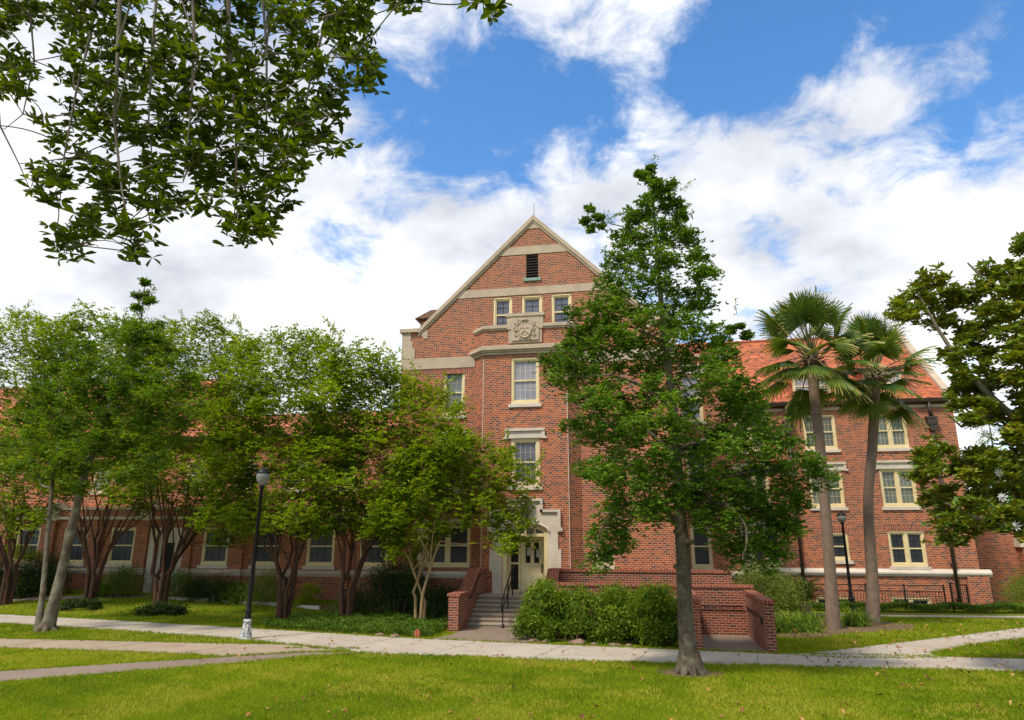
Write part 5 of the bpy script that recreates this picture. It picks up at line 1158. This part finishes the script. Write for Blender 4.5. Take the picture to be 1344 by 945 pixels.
# ---- cabbage palms
def palm(bx_, by_, path, rads, ctr, nf, lab, seed, R1=1.0):
    e = new_tree('cabbage_palm', lab, 'palm', (bx_, by_, 0), 'cabbage palms on the right lawn')
    mb = MB(); q = [at(*p) for p in path]; q[0][2] = -.05
    # ringed trunk
    pts = []; rr = []
    t_ = np.linspace(0, 1, 90); tt = np.linspace(0, 1, len(q)); arrq = np.array(q)
    # smooth interpolation
    for k, u_ in enumerate(t_):
        p = np.array([np.interp(u_, tt, arrq[:, j]) for j in range(3)]); pts.append(p); rr.append(np.interp(u_, tt, rads)*(1+.02*((k % 2)*2-1)))
    P = np.array(pts); 
    for _ in range(30): P[1:-1] = .25*P[:-2]+.5*P[1:-1]+.25*P[2:]
    mb.tube(list(P), rr, 14, False); mb.build('trunk', 'bk_palm', e)
    top = P[-1]; r_ = np.random.default_rng(seed)
    V = []; Q = []; off = 0; rv = []; pet = MB(); DV = []; DQ = []; doff = 0
    for i in range(nf):
        a = i*2.39996+r_.normal()*.15; u_ = i/nf; el = 1.5-2.35*u_**1.1+r_.normal()*.10
        d = np.array((math.cos(a)*math.cos(el), math.sin(a)*math.cos(el), math.sin(el))); hd_ = np.array((math.cos(a), math.sin(a), 0))
        lp = (1.15+.5*r_.random())*R1; grav = np.array((0, 0, -1.0))
        end = top+d*lp*np.array((.80, .80, 1.0))+grav*.08*lp*math.cos(el); pp = bez(top+d*.1, end, np.array((0, 0, .12)), 6); pet.tube(pp, np.linspace(.028, .014, 6), 5, False)
        fd = unit(pp[-1]-pp[-2]); side = unit(np.cross(fd, (0, 0, 1.0))) if abs(fd[2]) < .98 else np.array((1.0, 0, 0)); nrm = np.cross(side, fd)
        dry = u_ > .975; nb = 44; fl = (.95+.2*r_.random())*min(R1, 1.1); base_r = .5*r_.random()*.7+.12
        for j in range(nb):
            th = (j/(nb-1)-.5)*math.radians(235); dj = fd*math.cos(th)+side*math.sin(th)+nrm*(-.28*abs(math.sin(th))+.18*math.cos(th)); dj = unit(dj)
            L_ = fl*(1-.30*abs(th)/2.05)*r_.uniform(.88, 1.08); prev = end.copy(); ws = unit(np.cross(dj, nrm)); w0 = .006; seg = 5
            zz = (j % 2)*.02
            pl_, pr_ = prev-ws*w0, prev+ws*w0
            for k in range(1, seg+1):
                t2 = k/seg; dr_ = dj*(L_/seg)+grav*(L_/seg)*(.38*t2**2.5); nxt = prev+dr_; wk = .026*math.sin(math.pi*min(.97, .18+.6*t2))*(1 if t2 < .6 else (1.02-t2)*2.4)+.001
                nl_, nr2 = nxt-ws*wk+nrm*zz, nxt+ws*wk-nrm*zz
                V += [pl_, pr_, nr2, nl_]; Q.append([off, off+1, off+2, off+3]); off += 4
                rv.append(.86+.14*r_.random() if (dry or (t2 > .85 and r_.random() < .5)) else base_r+.28*r_.random()); pl_, pr_ = nl_, nr2; prev = nxt
    cr_ = np_mesh('crown', np.array(V), np.array(Q), np.array(rv), 'lf_palm', e); pet.build('frond_stalks', 'frond_stalk', cr_)
    # boots and dead bits under the crown
    c = MB()
    for i in range(46):
        a = i*2.39996; z_ = top[2]-.62+.6*(i/46); r0 = rads[-1]*.95
        p0 = np.array((top[0]+r0*math.cos(a), top[1]+r0*math.sin(a), z_)); up_ = r_.uniform(-.1, .28); p1 = p0+np.array((.30*math.cos(a), .30*math.sin(a), up_)); c.tube([p0, (p0+p1)/2+np.array((0, 0, -.03)), p1], [.05, .035, .012], 4)
    c.build('old_leaf_bases', 'lf_dry_plain', e)
M['frond_stalk'] = plain('frond_stalk_green', (0.17, 0.18, 0.045), .5, .2, 5); M['lf_dry_plain'] = plain('dead_frond_base', (0.17, 0.075, 0.03), .9, .35, 9)
palm(6.41, 26.67, [(1094, 828, 26.67), (1091, 770, 26.67), (1085, 690, 26.67), (1078, 600, 26.67), (1071, 540, 26.67), (1065, 468, 26.67)], [.26, .20, .18, .175, .18, .20], (1063, 450), 36, 'taller cabbage palm with a straight grey-brown trunk, left of the pair', 11, 1.22)
palm(8.12, 28.41, [(1146, 822, 28.41), (1145, 760, 28.41), (1141, 700, 28.41), (1139, 650, 28.41), (1146, 580, 28.41), (1148, 492, 28.41)], [.26, .21, .19, .18, .18, .20], (1150, 460), 30, 'shorter cabbage palm with a bent trunk, right of the pair', 23, 1.08)
# ---- magnolia reaching in from the right
e = new_tree('magnolia_tree', 'large glossy magnolia with rusty undersides reaching in from the right edge', 'tree', (14.2, 19.5, 0))
mb = MB(); sk = Skeleton(); MYD = 19.5
tr = [np.array(p) for p in ((14.2, 19.5, -.05), (14.1, 19.4, 1.2), (13.9, 19.4, 3.0), (13.8, 19.3, 5.5), (13.6, 19.3, 8.0), (13.2, 19.3, 10.5))]
mb.tube(tr, [.42, .33, .28, .24, .17, .07], 12, False); sk.add(tr[1:], [.33, .28, .24, .17, .07])
def limb2(pts, r0, r1=.02):
    q = [at(*p) for p in pts]; rs_ = np.linspace(r0, r1, len(q)); mb.tube(q, rs_, 7, False); sk.add(q[1:], rs_[1:])
q0 = tr[2]
lm = [q0]+px_path([(1345, 660, 18.6), (1310, 680, 18), (1285, 682, 17.6), (1265, 672, 17.4), (1240, 660, 17.3)]); mb.tube(lm, [.16, .11, .09, .075, .05, .03], 8, False); sk.add(lm[1:], [.11, .09, .075, .05, .03])
lm = [tr[3]]+px_path([(1344, 560, 18.4), (1300, 520, 18), (1262, 480, 17.8), (1230, 430, 17.8), (1205, 385, 17.8)]); mb.tube(lm, [.14, .10, .08, .06, .04, .02], 8, False); sk.add(lm[1:], [.10, .08, .06, .04, .02])
lm = [tr[3]]+px_path([(1344, 555, 18.8), (1300, 545, 18.6), (1262, 560, 18.5), (1245, 545, 18.5)]); mb.tube(lm, [.1, .07, .05, .035, .02], 8, False); sk.add(lm[1:], [.07, .05, .035, .02])
lm = [tr[4]]+px_path([(1344, 450, 18.8), (1310, 400, 18.6), (1285, 360, 18.5), (1270, 345, 18.5)]); mb.tube(lm, [.1, .07, .05, .035, .02], 8, False); sk.add(lm[1:], [.07, .05, .035, .02])
MO = [(1168, 392), (1195, 375), (1200, 350), (1235, 345), (1262, 352), (1300, 345), (1320, 350), (1330, 318), (1344, 305), (1480, 280), (1560, 500), (1500, 760), (1344, 700), (1344, 720), (1320, 705), (1300, 690), (1270, 690), (1255, 722), (1235, 715), (1222, 668), (1200, 660), (1193, 600), (1215, 585), (1262, 592), (1270, 570), (1240, 540), (1250, 515), (1228, 470), (1232, 435), (1208, 425), (1180, 425)]
MH = [(1282, 568, 20), (1315, 575, 12), (1245, 405, 7), (1300, 372, 7), (1250, 455, 7)]
cl2 = clumps_from([(x+9, y) for x, y in MO], 18.2, 260, 13.5, .27, 1.2, MH)
arr = crown(cl2, mb, sk, .155, .064, 400, sub=7, up=.35, flat=.8, big=True, rosette=9, sub_spread=.34)
finish_tree(e, mb, arr, 'bk_oak', 'lf_magnolia')
for px_, py_ in ((1316, 652), (1334, 690), (1312, 620)):
    c = MB(); q = at(px_, py_, 17.2)
    for k in range(8):
        a = k*.785; c.poly([q, q+np.array((.07*math.cos(a-.3), .04, .07*math.sin(a-.3))), q+np.array((.12*math.cos(a), 0, .12*math.sin(a))), q+np.array((.07*math.cos(a+.3), .04, .07*math.sin(a+.3)))])
    c.build('flower', 'paper', e)
# ---- background trees beyond the right wing
for i, (x, y, h_, rx_, lab) in enumerate(((27, 52, 10.5, 3.6, 'distant leafy tree beyond the annex at the right edge'), (23.2, 47, 7.0, 2.6, 'lower distant tree directly behind the annex'))):
    e = new_tree('background_tree', lab, 'tree', (x, y, 0), 'trees beyond the annex'); mb = MB(); sk = Skeleton(); tr = [np.array((x, y, -.05)), np.array((x+.2, y, h_*.4)), np.array((x, y, h_*.8))]; mb.tube(tr, [.3, .2, .08], 8, False); sk.add(tr[1:], [.2, .08])
    cl2 = [(x+rx_*u_[0], y+rx_*u_[1], h_*.58+h_*.42*u_[2], 1.0) for u_ in (unit(rng.normal(size=3))*rng.random()**.4 for _ in range(46))]
    arr = crown(cl2, mb, sk, .22, .12, 420, sub=6); finish_tree(e, mb, arr, 'bk_oak', 'lf_oak')
e = new_tree('slender_tree', 'thin sparse young tree seen against the sky right of the right wing', 'tree', (17.9, 41, 0)); mb = MB(); sk = Skeleton()
tr = [np.array((19.6, 44, -.05)), at(1312, 640, 44), at(1304, 590, 44), at(1298, 555, 44)]; mb.tube(tr, [.16, .10, .06, .02], 7, False); sk.add(tr[1:], [.1, .06, .02])
cl2 = [(*at(rng.uniform(1283, 1318), rng.uniform(548, 640), 44+rng.normal()*.5), .4) for _ in range(26)]
arr = crown(cl2, mb, sk, .12, .05, 60, sub=6); finish_tree(e, mb, arr, 'bk_oak', 'lf_oak')
# ---- tree overhanging the camera from the left
e = new_tree('overhanging_tree', 'broad-leaved tree hanging its drooping leafy sprays over the top left corner', 'tree', (-7.5, -1.5, 0))
mb = MB(); sk = Skeleton()
tr = [np.array(p) for p in ((-7.5, -1.5, -.05), (-7.4, -1.3, 1.5), (-7.2, -1.0, 4), (-6.8, -.4, 6.4), (-6.0, .8, 8.2))]; mb.tube(tr, [.5, .38, .32, .26, .18], 14, False)
def up(px_, py_, y): return at(px_, py_, y)
roots = []
for k, (px_, y_) in enumerate(((60, 4.4), (140, 4.2), (250, 4.6), (330, 4.3), (420, 4.7), (500, 5.2), (-30, 4.6))):
    tgt = up(px_, -70, y_); q = [tr[4]]+bez(tr[4]+np.array((.1, .1, .1)), tgt, np.array((0, 0, .9)), 6); rs_ = np.linspace(.08, .02, 7); mb.tube(q, rs_, 6, False); sk.add(q[3:], rs_[3:])
def hang(pts, y_, r0=.016):
    q = [up(p[0], p[1], y_) for p in pts]; rs_ = np.linspace(r0, .003, len(q)); mb.tube(q, rs_, 5, False); sk.add(q, rs_)
hang([(130, -60), (120, 40), (100, 120), (85, 200), (75, 300)], 4.3); hang([(160, -60), (155, 60), (150, 160), (160, 250), (175, 330)], 4.1, .022); hang([(210, -60), (200, 60), (195, 160), (205, 260)], 4.5)
hang([(300, -60), (300, 60), (310, 160), (310, 260), (315, 320)], 4.3, .022); hang([(340, -60), (350, 60), (350, 150), (345, 220)], 4.6); hang([(430, -60), (430, 20), (410, 90), (395, 170), (380, 220)], 4.8, .018); hang([(480, -60), (485, 20), (480, 60), (495, 110)], 5.0)
hang([(250, -60), (255, 50), (250, 150), (240, 240)], 4.0); hang([(20, -60), (40, 20), (45, 80), (30, 150), (5, 170)], 4.4, .012); hang([(-30, -20), (-5, 90), (0, 165), (25, 215), (40, 250)], 4.4, .012); hang([(520, -60), (530, -10), (545, 12)], 5.4); hang([(650, -60), (655, -20), (645, 8)], 5.8, .01)
OV = [([(-60, -60), (30, -60), (110, -50), (120, 20), (90, 50), (60, 60), (35, 100), (10, 130), (-60, 140)], 46), ([(75, -40), (190, -60), (195, 40), (215, 60), (210, 30), (215, -60), (420, -60), (470, -60), (490, -20), (494, 60), (492, 82), (472, 105), (462, 80), (445, 100), (440, 160), (430, 205), (405, 210), (392, 225), (380, 250), (370, 280), (345, 300), (320, 330), (290, 325), (275, 290), (300, 270), (280, 255), (250, 260), (215, 285), (200, 290), (170, 300), (120, 290), (125, 240), (110, 215), (80, 190), (60, 190), (50, 160), (90, 120), (75, 60)], 260),
      ([(110, 285), (130, 290), (125, 325), (100, 328), (80, 322), (85, 295)], 7), ([(40, 230), (80, 225), (80, 270), (60, 270)], 5), ([(165, 305), (190, 312), (190, 330), (172, 335)], 3), ([(440, 180), (450, 195), (435, 205)], 2), ([(492, 85), (494, 110), (475, 122), (465, 100)], 4), ([(510, -20), (545, -15), (545, 8), (522, 18)], 4), ([(642, -12), (655, -8), (650, 8), (630, 8)], 2), ([(-20, 100), (40, 90), (40, 115), (-10, 135)], 5)]
cl2 = []
for poly, n in OV:
    for p in sample_outline(poly, n, 13): cl2.append((*up(p[0], p[1], rng.uniform(3.9, 5.2)), .10))
arr = crown(cl2, mb, sk, .10, .037, 50, sub=4, up=.1, flat=1.0, big=True, limb_r=.002, rosette=6, droop=.7, sub_spread=.35, bendz=-.1)
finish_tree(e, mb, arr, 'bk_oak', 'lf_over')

# ================================================================== grass
_vt = np.random.default_rng(3).random((64, 64))
def vnoise(x, y):
    xi = np.floor(x).astype(int); yi = np.floor(y).astype(int); fx = x-xi; fy = y-yi; fx = fx*fx*(3-2*fx); fy = fy*fy*(3-2*fy); g_ = lambda a, b: _vt[a % 64, b % 64]
    return (g_(xi, yi)*(1-fx)+g_(xi+1, yi)*fx)*(1-fy)+(g_(xi, yi+1)*(1-fx)+g_(xi+1, yi+1)*fx)*fy
def grass():
    polys = [DPATH, WALK, PATH1, PATH2, BRANCH, APRON, RAMPF, BACKPATH, GC, [(-6.6, 23.2), (-2.9, 23.2), (-2.9, 28), (-6.6, 28)], [(-4.2, 21.1), (1.3, 20.8), (1.3, 27), (-4.2, 27)], [(1.1, 20.6), (3.5, 20.6), (3.5, 27), (1.1, 27)]]
    Vs = []; Rs = []
    def batch(n, y0, y1, hgt, wd, x_l, x_r, keep=None):
        y = rng.uniform(y0, y1, n); x = rng.uniform(0, 1, n); lo = x_l(y); hi = x_r(y); x = lo+(hi-lo)*x
        P = np.column_stack((x, y)); ok = np.ones(n, bool)
        for p in polys: ok &= ~in_poly(P, p)
        inbed = in_poly(P, PALMBED); ok &= ~(inbed & (rng.random(n) > .18))
        ok &= ~(((P[:, 0]-.92)/.75)**2+((P[:, 1]-17.2)/.6)**2 < rng.uniform(.3, 1.3, n)) 
        P = P[ok]; m = len(P); z = gh(P[:, 0], P[:, 1])
        a = rng.uniform(0, 6.28, m); h_ = hgt*rng.uniform(.5, 1.3, m)*(1+.25*np.sin(P[:, 0]*1.7)*np.sin(P[:, 1]*1.3)); ww = wd*rng.uniform(.7, 1.3, m)
        lean = rng.normal(size=(m, 2))*.6*h_[:, None]
        b = np.column_stack((P, z)); s_ = np.column_stack((np.cos(a)*ww, np.sin(a)*ww, np.zeros(m)))
        tip = b+np.column_stack((lean, h_)); Vs.append(np.stack([b-s_, b+s_, tip], 1).reshape(-1, 3))
        pn = vnoise(P[:, 0]*.55, P[:, 1]*.55)*.6+vnoise(P[:, 0]*1.7+9, P[:, 1]*1.7)*.4; bare = (pn > .70) & (rng.random(m) < np.minimum((pn-.70)*5, .55)); 
        lowf = .1+.8*vnoise(P[:, 0]*.35+3, P[:, 1]*.5+7)+.25*(vnoise(P[:, 0]*2.3, P[:, 1]*2.3)-.5)+0*.28*np.sin(P[:, 0]*.9+np.sin(P[:, 1]*.7)*2)*np.sin(P[:, 1]*1.1+.5)+.2*np.sin(P[:, 0]*3.1+P[:, 1]*2.2)*np.sin(P[:, 1]*2.9-P[:, 0])
        rr_ = np.clip(.45*rng.random(m)+.55*lowf, 0, .93); rr_ = np.where(rng.random(m) < .04+.38*(pn > .60), .97, rr_); Rs.append(rr_[~bare]); Vs[-1] = Vs[-1].reshape(-1, 3, 3)[~bare].reshape(-1, 3)
    xl = lambda y: -y*(1.25); xr = lambda y: y*.60
    batch(300000, 9.0, 13.5, .045, .0065, xl, xr); batch(260000, 13.5, 19.2, .05, .009, xl, xr)
    batch(110000, 19.2, 24.0, .055, .012, xl, xr); batch(110000, 23.0, 31.5, .06, .016, lambda y: -y*1.15, xr)
    V = np.concatenate(Vs); Q = np.arange(len(V)).reshape(-1, 3)
    o = np_mesh('grass', V, Q, np.concatenate(Rs), 'grass'); tag(o, 'mown yellow-green lawn grass', 'grass', None, 'stuff')
    # ragged tufts along the path edges and cracks
    n = 2600; V = []; seeds = []
    for poly in (WALK, PATH1, PATH2, BRANCH):
        for (x0, y0), (x1, y1) in zip(poly, poly[1:]+poly[:1]):
            if max(y0, y1) > 30 or min(x0, x1) < -30 or abs(x0) > 30: continue
            L_ = math.hypot(x1-x0, y1-y0); k = int(L_*34); t_ = rng.random(k)[:, None]; seeds.append(np.array((x0, y0))+(np.array((x1, y1))-np.array((x0, y0)))*t_+rng.normal(size=(k, 2))*.055*(.4+vnoise(t_[:, :1]*L_*1.3+x0, t_[:, :1]*0+y0)*1.3))
    crk = np.array([(1.9, 20.65), (2.05, 20.66), (2.7, 20.6), (2.9, 20.62), (-9.5, 18.9), (-9.0, 18.95), (-9.7, 18.8), (-8.3, 19.1), (-7.9, 19.15)]); seeds.append(np.repeat(crk, 14, 0)+rng.normal(size=(len(crk)*14, 2))*np.array((.09, .025)))
    P = np.concatenate(seeds); P = np.repeat(P, 5, 0)+rng.normal(size=(len(P)*5, 2))*.02; m = len(P); h_ = rng.uniform(.03, .085, m); a = rng.uniform(0, 6.28, m); b = np.column_stack((P, np.full(m, .005)))
    s_ = np.column_stack((np.cos(a), np.sin(a), np.zeros(m)))*.010; tip = b+np.column_stack((rng.normal(size=(m, 2))*h_[:, None]*.6, h_))
    V = np.stack([b-s_, b+s_, tip], 1).reshape(-1, 3); o = np_mesh('edge_grass', V, np.arange(len(V)).reshape(-1, 3), rng.random(m)*.9, 'grass'); tag(o, 'ragged grass creeping over the path edges', 'grass', None, 'stuff')
grass()
# fallen leaves
n = 900; y = rng.uniform(10, 30, n); x = rng.uniform(-1, 1, n)*y*.62; right = rng.random(n) < .55
x[right] = rng.uniform(3.4, 15, right.sum()); y[right] = rng.uniform(17, 31, right.sum()); ok = ~in_poly(np.column_stack((x, y)), [(-6.6, 21.2), (3.4, 20.7), (3.4, 30), (-6.6, 30)]); x = x[ok]; y = y[ok]
P = np.column_stack((x, y, gh(x, y)+.05)); V_, Q_, r_ = leaf_arrays(P, .13, .07, rng.random(len(P)), 3.0, None, 0, True); V_[:, 2] = np.clip(V_[:, 2], .03, .12)
o = np_mesh('fallen_leaves', V_, Q_, r_, 'lf_fallen'); tag(o, 'scattered brown fallen leaves on the lawn and paths', 'leaves', None, 'stuff')
